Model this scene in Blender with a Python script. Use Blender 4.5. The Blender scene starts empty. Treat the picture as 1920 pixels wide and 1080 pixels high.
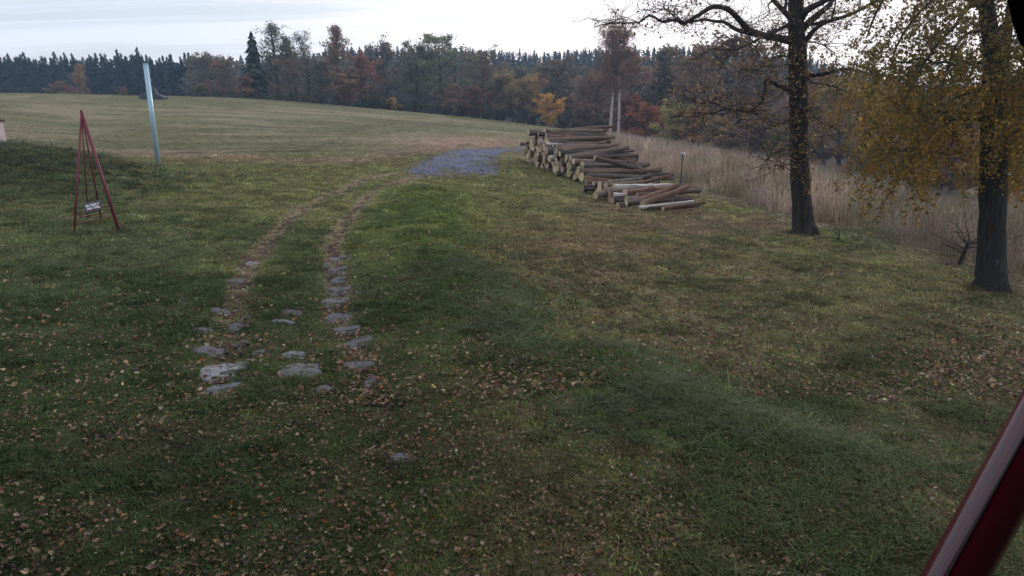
import bpy, math, random
import numpy as np
from mathutils import Vector, Matrix, Euler
R = math.radians
random.seed(7); rng = np.random.default_rng(7)
sc = bpy.context.scene
COL = sc.collection

# ------------------------------------------------------------------ camera
FPX, PITCH, CH = 1250.0, R(15.5), 3.5
cd = bpy.data.cameras.new('camera'); cam = bpy.data.objects.new('camera', cd); COL.objects.link(cam)
cd.sensor_width = 36; cd.lens = 36 * FPX / 1920; cd.clip_start = 0.05; cd.clip_end = 3000
cam.location = (0, 0, CH); cam.rotation_euler = (R(90) - PITCH, 0, 0)
sc.camera = cam
# ------------------------------------------------------------------ world
SUN_AZ, SUN_EL = R(48), R(16)          # azimuth measured from +Y towards +X
w = bpy.data.worlds.new('World'); sc.world = w; w.use_nodes = True
nt = w.node_tree; N = nt.nodes; L = nt.links; N.clear()
out = N.new('ShaderNodeOutputWorld'); bg = N.new('ShaderNodeBackground'); L.new(bg.outputs[0], out.inputs[0])
sky = N.new('ShaderNodeTexSky'); sky.sky_type = 'NISHITA'; sky.sun_disc = False
sky.sun_elevation = SUN_EL; sky.sun_rotation = SUN_AZ; sky.air_density = 1.0; sky.dust_density = 0.6
sm = N.new('ShaderNodeVectorMath'); sm.operation = 'SCALE'; sm.inputs['Scale'].default_value = 0.10
L.new(sky.outputs[0], sm.inputs[0])
tc = N.new('ShaderNodeTexCoord'); sx = N.new('ShaderNodeSeparateXYZ'); L.new(tc.outputs['Generated'], sx.inputs[0])
def wm(op, a, b=None, c=None):
    n = N.new('ShaderNodeMath'); n.operation = op
    for i, v in enumerate((a, b, c)):
        if v is None: continue
        if isinstance(v, (int, float)): n.inputs[i].default_value = v
        else: L.new(v, n.inputs[i])
    return n.outputs[0]
zz = wm('ADD', wm('MAXIMUM', sx.outputs[2], 0.0), 0.06)
cx = N.new('ShaderNodeCombineXYZ'); L.new(wm('DIVIDE', sx.outputs[0], zz), cx.inputs[0]); L.new(wm('DIVIDE', sx.outputs[1], zz), cx.inputs[1])
mp = N.new('ShaderNodeMapping'); mp.inputs['Rotation'].default_value = (0, 0, R(-150)); mp.inputs['Scale'].default_value = (0.16, 0.85, 1)
L.new(cx.outputs[0], mp.inputs[0])
nz = N.new('ShaderNodeTexNoise'); nz.inputs['Scale'].default_value = 1.3; nz.inputs['Detail'].default_value = 9; nz.inputs['Roughness'].default_value = 0.62; nz.inputs['Distortion'].default_value = 0.5
L.new(mp.outputs[0], nz.inputs[0])
rp = N.new('ShaderNodeMapRange'); rp.interpolation_type = 'SMOOTHSTEP'
rp.inputs[1].default_value = 0.36; rp.inputs[2].default_value = 0.56; rp.inputs[3].default_value = 0.66; rp.inputs[4].default_value = 1.0
L.new(nz.outputs[0], rp.inputs[0])
# cloud veil: brighter towards the hidden sun
dt = N.new('ShaderNodeVectorMath'); dt.operation = 'DOT_PRODUCT'; L.new(tc.outputs['Generated'], dt.inputs[0])
dt.inputs[1].default_value = (math.sin(SUN_AZ) * math.cos(SUN_EL), math.cos(SUN_AZ) * math.cos(SUN_EL), math.sin(SUN_EL))
br = N.new('ShaderNodeMapRange'); br.inputs[1].default_value = 0.2; br.inputs[2].default_value = 1.0; br.inputs[3].default_value = 0; br.inputs[4].default_value = 1
br.interpolation_type = 'SMOOTHSTEP'
L.new(dt.outputs['Value'], br.inputs[0])
veil = N.new('ShaderNodeMix'); veil.data_type = 'RGBA'; L.new(br.outputs[0], veil.inputs[0])
veil.inputs[6].default_value = (0.80, 0.84, 0.95, 1); veil.inputs[7].default_value = (1.30, 1.18, 1.16, 1)
mx = N.new('ShaderNodeMix'); mx.data_type = 'RGBA'; L.new(rp.outputs[0], mx.inputs[0]); L.new(sm.outputs[0], mx.inputs[6]); L.new(veil.outputs[2], mx.inputs[7])
L.new(mx.outputs[2], bg.inputs[0]); bg.inputs[1].default_value = 1.0
ld = bpy.data.lights.new('sun', 'SUN'); ld.energy = 1.0; ld.angle = R(11); ld.color = (1, 0.9, 0.8)
sun = bpy.data.objects.new('sun', ld); COL.objects.link(sun)
sd = Vector((math.sin(SUN_AZ) * math.cos(SUN_EL), math.cos(SUN_AZ) * math.cos(SUN_EL), math.sin(SUN_EL)))
sun.rotation_euler = sd.to_track_quat('Z', 'Y').to_euler(); sun.location = (30, 10, 40)
sc.view_settings.view_transform = 'Standard'; sc.view_settings.look = 'None'
sc.view_settings.exposure = 0.32; sc.view_settings.gamma = 1; sc.view_settings.use_curve_mapping = False
sc.render.engine = 'CYCLES'; sc.cycles.volume_bounces = 0; sc.cycles.max_bounces = 6; sc.cycles.transparent_max_bounces = 8

# ------------------------------------------------------------------ maths helpers
cp_, sp_ = math.cos(PITCH), math.sin(PITCH)
def P(px, py, Y):
    """world point on the sight line of a photo position at forward distance Y"""
    a = (px - 960) / FPX; b = (540 - py) / FPX
    dx, dy, dz = a, cp_ + b * sp_, -sp_ + b * cp_
    t = Y / dy
    return np.array((dx * t, Y, CH + dz * t))
def proj(x, y, z):
    d = y * cp_ - (z - CH) * sp_; u = y * sp_ + (z - CH) * cp_
    d = np.where(d < .2, .2, d)
    return 960 + FPX * x / d, 540 - FPX * u / d
def ss(a, b, x):
    t = np.clip((x - a) / (b - a), 0, 1); return t * t * (3 - 2 * t)
def vnoise(x, y, s=0):
    xi = np.floor(x).astype(np.int64); yi = np.floor(y).astype(np.int64); fx = x - xi; fy = y - yi
    fx = fx * fx * (3 - 2 * fx); fy = fy * fy * (3 - 2 * fy)
    def h(a, b):
        n = (a * 374761393 + b * 668265263 + s * 1442695041) & 0x7fffffff
        n = ((n ^ (n >> 13)) * 1274126177) & 0x7fffffff
        return ((n ^ (n >> 16)) & 0xffff) / 65535.0
    return (h(xi, yi) * (1 - fx) + h(xi + 1, yi) * fx) * (1 - fy) + (h(xi, yi + 1) * (1 - fx) + h(xi + 1, yi + 1) * fx) * fy
def fbm(x, y, o=4, s=0):
    a = 0.5; r = 0; t = 0
    for i in range(o):
        r = r + a * vnoise(x, y, s + i * 17); t += a; a *= .5; x = x * 2.03 + 11.3; y = y * 2.03 + 5.7
    return r / t

# ------------------------------------------------------------------ terrain
cps = [(0, -40, 0), (-30, -30, .3), (30, -30, -.6), (0, 0, 0), (-3, 2, .05), (3, 2, -.15), (-6, 6, .3), (-9, 12, .45), (-3, 9, 0), (-4, 9, .03), (0, 6, 0), (-1, 4, 0),
       (-3, 14, 0), (-5, 18, .1), (-2, 14, 0), (-5, 25, .05), (-3, 33, 0), (-2, 41, 0), (3, 6, -.55), (5, 9, -.85), (2.3, 12, -.75), (1, 19, -.4), (0.5, 28, -.2),
       (8, 12, -.85), (11, 15.2, -.9), (9, 22.3, -.85), (5, 27, -.65), (4, 34, -.45), (1, 46, -.15), (9, 34, -.9), (12, 28, -1.2), (15, 21, -1.4), (18, 17, -1.6), (14, 10, -1.1), (8, 45, -.8), (5, 55, -.5),
       (-40, 0, 1), (-30, 20, 1.2), (40, 0, -2.5), (60, 40, -5), (-12, 34, .45), (-60, 60, 2.4)]
C = [tuple(c) for c in cps]
for px, py, Y in [(0, 180, 130), (150, 177, 125), (270, 180, 120), (380, 181, 116), (500, 187, 116), (600, 194, 120), (700, 203, 124), (800, 212, 128), (900, 222, 132), (1000, 234, 136),
                  (1100, 247, 138), (1160, 256, 120), (1250, 278, 112), (1400, 303, 95), (1600, 335, 78), (1900, 405, 56),
                  (300, 230, 76), (100, 235, 74), (300, 282, 50), (600, 230, 84), (600, 275, 52), (850, 262, 60), (1000, 255, 80), (1000, 272, 58), (1120, 268, 80)]:
    C.append(tuple(P(px, py, Y)))
C += [(-140, 190, 0), (-60, 190, 0), (0, 190, -1), (50, 190, -4), (90, 150, -5), (120, 90, -6), (100, 30, -6),
      (-250, 330, 2), (-150, 330, 4), (-50, 330, 9), (60, 330, 9), (160, 300, 5), (250, 220, -2), (300, 80, -6), (-300, 100, 4), (-250, 0, 2), (300, -100, -6), (0, -200, 0), (-250, -200, 2),
      (-600, 700, 6), (0, 700, 12), (600, 700, 2), (700, 0, -6), (-700, 0, 4), (0, -700, 0), (700, -700, 0), (-700, -700, 0)]
C = np.array(C, float)
def _U(d2): return 0.5 * d2 * np.log(np.maximum(d2, 1e-9))
n_ = len(C); A = np.zeros((n_ + 3, n_ + 3)); S_ = 0.01
dd = ((C[:, None, :2] - C[None, :, :2]) ** 2).sum(-1) * S_ ** 2
A[:n_, :n_] = _U(dd) + np.eye(n_) * 2e-5; A[:n_, n_] = 1; A[:n_, n_ + 1:] = C[:, :2] * S_; A[n_:, :n_] = A[:n_, n_:].T
TW = np.linalg.solve(A, np.concatenate([C[:, 2], np.zeros(3)]))
def base_h(x, y):
    x = np.asarray(x, float); y = np.asarray(y, float); sh = x.shape; x = x.ravel(); y = y.ravel(); o = np.empty_like(x)
    for i in range(0, len(x), 20000):
        a, b = x[i:i + 20000] * S_, y[i:i + 20000] * S_
        d2 = (a[:, None] - C[None, :, 0] * S_) ** 2 + (b[:, None] - C[None, :, 1] * S_) ** 2
        o[i:i + 20000] = _U(d2) @ TW[:n_] + TW[n_] + a * TW[n_ + 1] + b * TW[n_ + 2]
    return o.reshape(sh)
RIDGE = None
def pdist(x, y, line):
    best = np.full(np.shape(x), 1e9)
    for (ax, ay), (bx, by) in zip(line[:-1], line[1:]):
        vx, vy = bx - ax, by - ay; t = np.clip(((x - ax) * vx + (y - ay) * vy) / (vx * vx + vy * vy), 0, 1)
        best = np.minimum(best, np.hypot(x - ax - t * vx, y - ay - t * vy))
    return best
RUTS = None
def G(x, y):
    x = np.asarray(x, float); y = np.asarray(y, float)
    z = base_h(x, y); r = np.hypot(x, y)
    if RIDGE is not None:
        d_ = pdist(x, y, RIDGE); z = z + (0.38 * np.exp(-(d_ / 1.6) ** 2) + .10 * np.exp(-(d_ / .5) ** 2) * (fbm(x * 1.5, y * 1.5, 2, 19) - .3)) * ss(2, 4.5, r)
    # tall grassed mound on the left
    z = z + 1.15 * np.exp(-(((x + 19.5) / 6.0) ** 2 + ((y - 25) / 3.6) ** 2) ** 1.4)
    amp = 0.10 * (1 - ss(35, 70, y)) + 0.02
    z = z + amp * (fbm(x * .9, y * .9, 3, 3) - .5) + 0.05 * (1 - ss(20, 40, r)) * (fbm(x * 4, y * 4, 3, 9) - .5)
    if RUTS is not None:
        for ln in RUTS: z = z - 0.07 * np.exp(-(pdist(x, y, ln) / 0.25) ** 2)
    z = z + 0.5 * ss(60, 120, r) * (fbm(x * .03, y * .03, 3, 5) - .5)
    return z
def W(px, py, lo=2.0, hi=200.0):
    """where a sight line meets the ground"""
    Ys = np.concatenate([np.arange(lo, 40, .05), np.arange(40, hi, .25)])
    a = (px - 960) / FPX; b = (540 - py) / FPX
    dx, dy, dz = a, cp_ + b * sp_, -sp_ + b * cp_
    x = dx / dy * Ys; z = CH + dz / dy * Ys; g = G(x, Ys)
    k = np.argmax(z < g)
    if not (z < g).any(): k = len(Ys) - 1
    return np.array((x[k], Ys[k], g[k]))
RIDGE = np.array([W(*p)[:2] for p in [(1640, 985), (1540, 915), (1400, 850), (1250, 780), (1080, 695), (940, 622), (850, 545), (800, 470), (785, 410), (790, 370)]])
rut_r = [(700, 820), (705, 760), (680, 690), (655, 640), (640, 590), (636, 545), (630, 500), (625, 460), (645, 420), (668, 390), (690, 368), (735, 348)]
rut_l = [(400, 740), (415, 700), (420, 650), (440, 580), (450, 530), (472, 490), (500, 455), (535, 415), (575, 385), (620, 365), (690, 335), (770, 322)]
rut_r += [(765, 336), (800, 328)]
_r = [np.array([W(*p)[:2] for p in ln]) for ln in (rut_r, rut_l)]
RUTS = _r

def ground_color(x, y, z):
    """soil and sward colours laid over the terrain with some sunlit and shaded tones painted in"""
    px, py = proj(x, y, z); r = np.hypot(x, y)
    n1 = fbm(x * .35, y * .35, 4, 21); n2 = fbm(x * 1.7, y * 1.7, 3, 31); n3 = fbm(x * .12, y * .12, 3, 41)
    def c(*v): return np.array(v)[None, :]
    def mix(a, b, t): return a + (b - a) * t[:, None]
    def blob(cx, cy, rx, ry, p=2): return np.exp(-((np.abs(px - cx) / rx) ** p + (np.abs(py - cy) / ry) ** p))
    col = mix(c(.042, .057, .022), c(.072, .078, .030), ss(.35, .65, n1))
    col = mix(col, c(.185, .168, .080), ss(8, 26, r) * .72)  # near sward left darker: shade close to the building painted into the colour
    # worn meadow right of the bank, browner
    rm = ss(0, 1, (px - 880) / 160 + (py - 420) / 900) * ss(330, 400, py)
    col = mix(col, c(.178, .152, .082), rm * (.35 + .5 * ss(.35, .65, n2)) * (1 - ss(560, 760, py) * .55))
    col = mix(col, c(.20, .125, .085), blob(1090, 470, 230, 50) * .55)
    col = mix(col, c(.15, .15, .045), blob(800, 400, 90, 60) * .75)  # sunlit yellow-green patch painted into the sward
    col = mix(col, c(.045, .060, .030), blob(60, 330, 190, 70) * .6)
    col = mix(col, c(.085, .115, .034), np.exp(-(pdist(x, y, RIDGE) / 1.6) ** 2) * .65 * ss(980, 700, py))
    col = mix(col, c(.050, .070, .034), blob(150, 520, 330, 170) * .6)
    # leaf litter / bare soil
    col = mix(col, c(.075, .055, .040), ss(.45, .65, n2) * ss(640, 820, py) * .35)
    # yellow-brown lawn before the field edge
    e = ss(340, 300, py) * ss(950, 800, px)
    col = mix(col, c(.13, .11, .055), e * .8)
    # field
    edge = np.interp(px, [0, 250, 450, 650, 760, 850, 940, 1050, 1130, 1200, 1300], [292, 290, 296, 300, 288, 270, 264, 262, 260, 262, 280])
    fm = ss(3, -3, py - edge) * ss(30, 38, y) * ss(1290, 1180, px)
    fm = np.where((x < -8) & (y < 34), 0, fm)
    st = fbm(x * .10 + y * .02, y * .55, 4, 51)
    fld = mix(c(.125, .118, .064), c(.205, .180, .108), ss(.38, .62, st))
    fld = mix(fld, c(.115, .120, .048), ss(.45, .6, n3) * .6)
    fld = mix(fld, c(.27, .25, .15), ss(.58, .72, fbm(x * .06, y * .9, 3, 61)) * ss(500, 900, px) * .8)
    col = mix(col, fld, fm)
    # hay band at the field edge, dry patch by the road
    b = np.exp(-((py - edge - 1) / 9) ** 2) * ss(180, 260, px) * ss(1000, 800, px) * ss(30, 36, y)
    col = mix(col, c(.22, .155, .12), b * ss(.30, .55, fbm(x * .4, y * 1.3, 3, 71)))
    col = mix(col, c(.17, .14, .085), blob(770, 335, 110, 14) * .7)
    col = mix(col, c(.32, .22, .155), blob(870, 268, 125, 12) * ss(.2, .5, n2))
    # trampled bark and mud by the logs
    mud = np.clip(blob(1380, 415, 200, 28, 3) + blob(1180, 385, 120, 22) * .7 + blob(960, 305, 60, 20) * .4, 0, 1)
    col = mix(col, c(.165, .115, .080), mud * ss(.2, .5, fbm(x * .8, y * 1.2, 3, 81)) * .95)
    col = mix(col, c(.12, .14, .030), blob(1400, 392, 60, 9) * .7 + blob(1590, 430, 60, 14) * .8)
    # ground under the tall pale grass
    rd = ss(0, 20, px - 1250) * ss(0, 12, np.interp(px, [1130, 1300, 1500, 1700, 1920], [330, 372, 425, 480, 560]) - py)
    col = mix(col, c(.17, .135, .10), rd)
    # woodland floor beyond
    far = ss(0, 1, (y - np.interp(x, [-80, -40, -15, 0, 20, 40, 60], [134, 122, 130, 140, 128, 92, 60])) / 6)
    col = mix(col, c(.045, .036, .022), far)
    for i, ln in enumerate(RUTS):
        d = pdist(x, y, ln); col = mix(col, c(.205, .155, .11), np.exp(-(d / (.20 + .012 * np.clip(y - 12, 0, 30))) ** 2) * ss(.25, .5, n2 + .08) * (.85 if i == 0 else .65) * ss(760, 560, py))
    return np.clip(col * np.array([1.06, 1.06, 1.06]), .005, 1)

# ------------------------------------------------------------------ object helpers
def link(o, parent=None):
    COL.objects.link(o)
    if parent is not None: o.parent = parent
    return o
def tag(o, label=None, cat=None, group=None, kind=None):
    if label: o['label'] = label
    if cat: o['category'] = cat
    if group: o['group'] = group
    if kind: o['kind'] = kind
    return o
def empty(name, loc):
    o = bpy.data.objects.new(name, None); o.location = loc; o.empty_display_size = .3; COL.objects.link(o); return o
def mesh_np(name, V, F, mats=(), mi=None, smooth=False):
    me = bpy.data.meshes.new(name); V = np.asarray(V, np.float32)
    if isinstance(F, np.ndarray):
        k = F.shape[1]; me.vertices.add(len(V)); me.vertices.foreach_set('co', V.ravel())
        me.loops.add(F.size); me.loops.foreach_set('vertex_index', F.ravel().astype(np.int32))
        me.polygons.add(len(F)); me.polygons.foreach_set('loop_start', np.arange(0, F.size, k, dtype=np.int32))
        me.update(calc_edges=True)
    else:
        me.from_pydata([tuple(v) for v in V.tolist()], [], F)
    for m in mats: me.materials.append(m)
    if mi is not None: me.polygons.foreach_set('material_index', np.asarray(mi, np.int32))
    me.polygons.foreach_set('use_smooth', np.full(len(me.polygons), smooth)); me.update()
    return me
def obj(name, me, parent=None, loc=(0, 0, 0)):
    o = bpy.data.objects.new(name, me); o.location = loc; return link(o, parent)

class MB:
    """collects tubes, boxes and loose faces into one mesh"""
    def __init__(s): s.v = []; s.f = []; s.m = []; s.cur = 0
    def tube(s, pts, rad, n=6, cap=True, jit=0.0):
        pts = np.asarray(pts, float); k = len(pts)
        if np.isscalar(rad): rad = [rad] * k
        tg = np.gradient(pts, axis=0); tg /= np.linalg.norm(tg, axis=1)[:, None] + 1e-9
        up = np.array((0, 0, 1.)) if abs(tg[0][2]) < .9 else np.array((1., 0, 0))
        b0 = len(s.v); an = np.arange(n) * 2 * np.pi / n
        u = np.cross(tg[0], up); u /= np.linalg.norm(u)
        for i in range(k):
            u = u - tg[i] * u.dot(tg[i]); u /= np.linalg.norm(u) + 1e-9; w_ = np.cross(tg[i], u)
            rr = rad[i] * (1 + (jit * (rng.random(n) - .5) * 2 if jit else 0)) * np.ones(n)
            ring = pts[i] + (np.cos(an) * rr)[:, None] * u + (np.sin(an) * rr)[:, None] * w_
            s.v.extend(ring.tolist())
        for i in range(k - 1):
            for j in range(n):
                a = b0 + i * n + j; b = b0 + i * n + (j + 1) % n; s.f.append((a, b, b + n, a + n)); s.m.append(s.cur)
        if cap:
            s.f.append(tuple(b0 + j for j in range(n))[::-1]); s.m.append(s.cur)
            s.f.append(tuple(b0 + (k - 1) * n + j for j in range(n))); s.m.append(s.cur)
    def box(s, c, d, M=None):
        b0 = len(s.v)
        for i in range(8):
            p = Vector(((i & 1) - .5, ((i >> 1) & 1) - .5, ((i >> 2) & 1) - .5)); p = Vector((p.x * d[0], p.y * d[1], p.z * d[2]))
            if M is not None: p = M @ p
            s.v.append(tuple(p + Vector(c)))
        for f in ((0, 2, 3, 1), (4, 5, 7, 6), (0, 1, 5, 4), (2, 6, 7, 3), (0, 4, 6, 2), (1, 3, 7, 5)):
            s.f.append(tuple(b0 + q for q in f)); s.m.append(s.cur)
    def mesh(s, name, mats, smooth=False): return mesh_np(name, s.v, s.f, mats, s.m, smooth)

# ------------------------------------------------------------------ materials
def mat(name, col, rough=.8, spec=.3, metal=0, noise=None, bump=None, objcol=False, inst=False, vcol=None, transl=0, stripes=None, coat=0):
    m = bpy.data.materials.new(name); m.use_nodes = True; t = m.node_tree; n = t.nodes; l = t.links
    b = n['Principled BSDF']; b.inputs['Roughness'].default_value = rough; b.inputs['Specular IOR Level'].default_value = spec; b.inputs['Metallic'].default_value = metal
    b.inputs['Coat Weight'].default_value = coat
    def rgb(v): q = n.new('ShaderNodeRGB'); q.outputs[0].default_value = (*v, 1); return q.outputs[0]
    c = rgb(col)
    def mul(a, bb, blend='MULTIPLY', f=1.0):
        q = n.new('ShaderNodeMix'); q.data_type = 'RGBA'; q.blend_type = blend
        if isinstance(f, float): q.inputs[0].default_value = f
        else: l.new(f, q.inputs[0])
        l.new(a, q.inputs[6]); l.new(bb, q.inputs[7]); return q.outputs[2]
    if vcol: q = n.new('ShaderNodeAttribute'); q.attribute_name = vcol; c = mul(c, q.outputs[0])
    if inst: q = n.new('ShaderNodeAttribute'); q.attribute_type = 'INSTANCER'; q.attribute_name = 'col'; c = mul(c, q.outputs[0])
    if objcol: q = n.new('ShaderNodeObjectInfo'); c = mul(c, q.outputs['Color'])
    if noise:
        for (scale, lo, hi, stretch) in noise:
            tcn = n.new('ShaderNodeTexCoord'); mpn = n.new('ShaderNodeMapping'); mpn.inputs['Scale'].default_value = stretch
            l.new(tcn.outputs['Object'], mpn.inputs[0]); q = n.new('ShaderNodeTexNoise'); q.inputs['Scale'].default_value = scale; q.inputs['Detail'].default_value = 6; q.inputs['Roughness'].default_value = .65
            l.new(mpn.outputs[0], q.inputs[0]); rr = n.new('ShaderNodeMapRange'); rr.inputs[1].default_value = .32; rr.inputs[2].default_value = .68; rr.inputs[3].default_value = lo; rr.inputs[4].default_value = hi
            l.new(q.outputs[0], rr.inputs[0]); cc = n.new('ShaderNodeCombineColor')
            for k in range(3): l.new(rr.outputs[0], cc.inputs[k])
            c = mul(c, cc.outputs[0])
    if stripes:
        c2, scale, th, stretch = stripes
        tcn = n.new('ShaderNodeTexCoord'); mpn = n.new('ShaderNodeMapping'); mpn.inputs['Scale'].default_value = stretch; l.new(tcn.outputs['Object'], mpn.inputs[0])
        q = n.new('ShaderNodeTexNoise'); q.inputs['Scale'].default_value = scale; q.inputs['Detail'].default_value = 5; l.new(mpn.outputs[0], q.inputs[0])
        rr = n.new('ShaderNodeMapRange'); rr.inputs[1].default_value = th; rr.inputs[2].default_value = th + .05; l.new(q.outputs[0], rr.inputs[0])
        c = mul(c, rgb(c2), 'MIX', rr.outputs[0])
    l.new(c, b.inputs['Base Color'])
    if bump:
        scale, strength, dist, stretch = bump
        tcn = n.new('ShaderNodeTexCoord'); mpn = n.new('ShaderNodeMapping'); mpn.inputs['Scale'].default_value = stretch; l.new(tcn.outputs['Object'], mpn.inputs[0])
        q = n.new('ShaderNodeTexNoise'); q.inputs['Scale'].default_value = scale; q.inputs['Detail'].default_value = 8; q.inputs['Roughness'].default_value = .7; l.new(mpn.outputs[0], q.inputs[0])
        bp = n.new('ShaderNodeBump'); bp.inputs['Strength'].default_value = strength; bp.inputs['Distance'].default_value = dist
        l.new(q.outputs[0], bp.inputs['Height']); l.new(bp.outputs[0], b.inputs['Normal'])
    if transl:
        tr = n.new('ShaderNodeBsdfTranslucent'); l.new(c, tr.inputs[0]); ms = n.new('ShaderNodeMixShader'); ms.inputs[0].default_value = transl
        l.new(b.outputs[0], ms.inputs[1]); l.new(tr.outputs[0], ms.inputs[2]); l.new(ms.outputs[0], n['Material Output'].inputs[0])
    return m
M_ground = mat('ground', (1, 1, 1), .95, .1, vcol='gcol', noise=[(9, .55, 1.35, (1, 1, 1)), (55, .6, 1.3, (1, 1, 1)), (1.2, .8, 1.2, (1, 1, 1))], bump=(28, .8, .04, (1, 1, 1)))
M_grass = mat('grass_blade', (1, 1, 1), .6, .25, inst=True, transl=.3, noise=[(22, .45, 1.55, (1, 1, .3))])
M_leaf = mat('fallen_leaf', (1, 1, 1), .75, .2, inst=True, transl=.1)
M_gravel = mat('gravel', (.115, .125, .195), .9, .15, noise=[(60, .6, 1.35, (1, 1, 1)), (6, .8, 1.2, (1, 1, 1))], bump=(80, .8, .03, (1, 1, 1)), stripes=((.2, .16, .14), .6, .56, (1, 2, 1)))
M_soil = mat('soil', (.085, .060, .045), .95, .1, noise=[(30, .5, 1.4, (1, 1, 1))], bump=(40, .8, .03, (1, 1, 1)))
M_stone = mat('flagstone', (.165, .165, .18), .85, .25, objcol=True, noise=[(5, .6, 1.3, (1, 3, 1)), (40, .7, 1.2, (1, 1, 1))], bump=(12, .9, .05, (.5, 3, 1)), stripes=((.055, .06, .035), 4.5, .53, (1, 1.8, 1)))
M_bark = mat('oak_bark', (.050, .043, .040), .9, .2, noise=[(4, .5, 1.5, (3, 3, .5)), (20, .6, 1.4, (1, 1, .3))], bump=(9, 1.0, .09, (3, 3, .45)))
M_bark2 = mat('birch_bark_dark', (.042, .038, .038), .9, .2, noise=[(5, .5, 1.5, (3, 3, .5))], bump=(8, 1.0, .08, (3, 3, .45)), stripes=((.14, .135, .135), 3.0, .67, (3, 3, .5)))
M_twig = mat('twig', (.075, .058, .052), .85, .2)
M_fbark = mat('far_bark', (.075, .066, .060), .9, .1)
M_wbark = mat('white_birch_bark', (.46, .43, .40), .8, .2, noise=[(3, .75, 1.1, (1, 1, .3))], stripes=((.05, .045, .045), 2.2, .60, (1, 1, 2.2)))
M_crown = mat('crown', (1, 1, 1), .8, .1, objcol=True, transl=.25, noise=[(.35, .55, 1.5, (1, 1, 1)), (2.2, .7, 1.3, (1, 1, 1))])
M_needle = mat('needles', (1, 1, 1), .8, .1, objcol=True, noise=[(.6, .7, 1.3, (1, 1, 1))])
M_tleaf = mat('tree_leaf', (1, 1, 1), .6, .3, vcol='lcol', transl=.5)
M_log = mat('log_bark', (1, 1, 1), .85, .2, objcol=True, noise=[(3.0, .25, 1.9, (.5, 2, 2)), (9, .5, 1.5, (1.2, 2, 2))], bump=(6, .9, .05, (.5, 3, 3)), stripes=((.26, .17, .125), 2.0, .58, (.6, 1.5, 1.5)))
M_birchlog = mat('birch_log_bark', (.62, .58, .55), .8, .2, noise=[(3, .7, 1.15, (1, 1, 1))], bump=(6, .6, .03, (.5, 3, 3)), stripes=((.10, .06, .045), 1.7, .53, (.9, 2, 2)))
M_cut = mat('cut_wood', (.52, .43, .28), .8, .2, objcol=True, noise=[(14, .7, 1.2, (1, 1, 1))])
M_blue = mat('pale_blue_steel', (.33, .50, .60), .3, .5, metal=.15, noise=[(3, .85, 1.1, (1, 1, .3))])
M_red = mat('oxblood_paint', (.11, .014, .026), .5, .4)
M_redgloss = mat('glossy_red_paint', (.07, .004, .014), .14, .5, coat=.35, noise=[(2, .9, 1.1, (1, 1, 1))], stripes=((.10, .03, .05), 60, .72, (1, 1, 1)))
M_black = mat('black_board', (.03, .03, .038), .6, .3)
M_white = mat('white_marks', (.62, .62, .64), .7, .2)
M_plaster = mat('pinkish_plaster', (.42, .36, .38), .8, .2, noise=[(4, .85, 1.1, (1, 1, 1))])
M_wall = mat('shading_wall', (.045, .03, .022), .9, .1, noise=[(2, .85, 1.1, (1, 1, 1))], bump=(40, .3, .01, (1, 1, 1)))  # unseen wall, kept dark to deepen reflections and near shade
M_blk = mat('matt_black', (.008, .007, .010), .8, .1)
M_dark = mat('dark_wood', (.035, .028, .026), .7, .3)
M_greenmetal = mat('green_metal', (.06, .13, .11), .5, .4)
M_mach = mat('dark_blue_metal', (.035, .045, .065), .6, .3)
M_post = mat('dark_green_post', (.03, .05, .05), .5, .4)

# ------------------------------------------------------------------ ground sheet
def build_ground():
    rr = np.concatenate([[0.0], np.geomspace(.6, 120, 440), np.geomspace(123, 900, 60)])
    th = np.radians(np.concatenate([np.arange(-180, -60, 4), np.arange(-60, 60, .34), np.arange(60, 180, 4)]))
    Rr, T = np.meshgrid(rr[1:], th, indexing='ij'); X = Rr * np.sin(T); Y = Rr * np.cos(T); X = X.ravel(); Y = Y.ravel()
    nT = len(th); nR = len(rr) - 1
    Z = G(X, Y); V = np.stack([X, Y, Z], 1)
    i, j = np.meshgrid(np.arange(nR - 1), np.arange(nT), indexing='ij'); a = (i * nT + j).ravel(); b = (i * nT + (j + 1) % nT).ravel()
    F = np.stack([a, a + nT, b + nT, b], 1)
    V = np.concatenate([V, [[0, 0, float(G(0., 0.))]]]); ctr = len(V) - 1
    me = mesh_np('ground', V, F, [M_ground], smooth=True)
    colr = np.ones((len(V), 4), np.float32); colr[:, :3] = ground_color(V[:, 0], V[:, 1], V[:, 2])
    at = me.color_attributes.new('gcol', 'FLOAT_COLOR', 'POINT'); at.data.foreach_set('color', colr.ravel())
    tag(obj('ground', me), kind='structure')
    # the small disc right below the camera
    k = nT; disc = mesh_np('ground', np.concatenate([V[:k], V[ctr:]]), [(j, k, (j + 1) % k) for j in range(k)], [M_soil]); 
    tag(obj('soil', disc), kind='structure')
build_ground()

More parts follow.
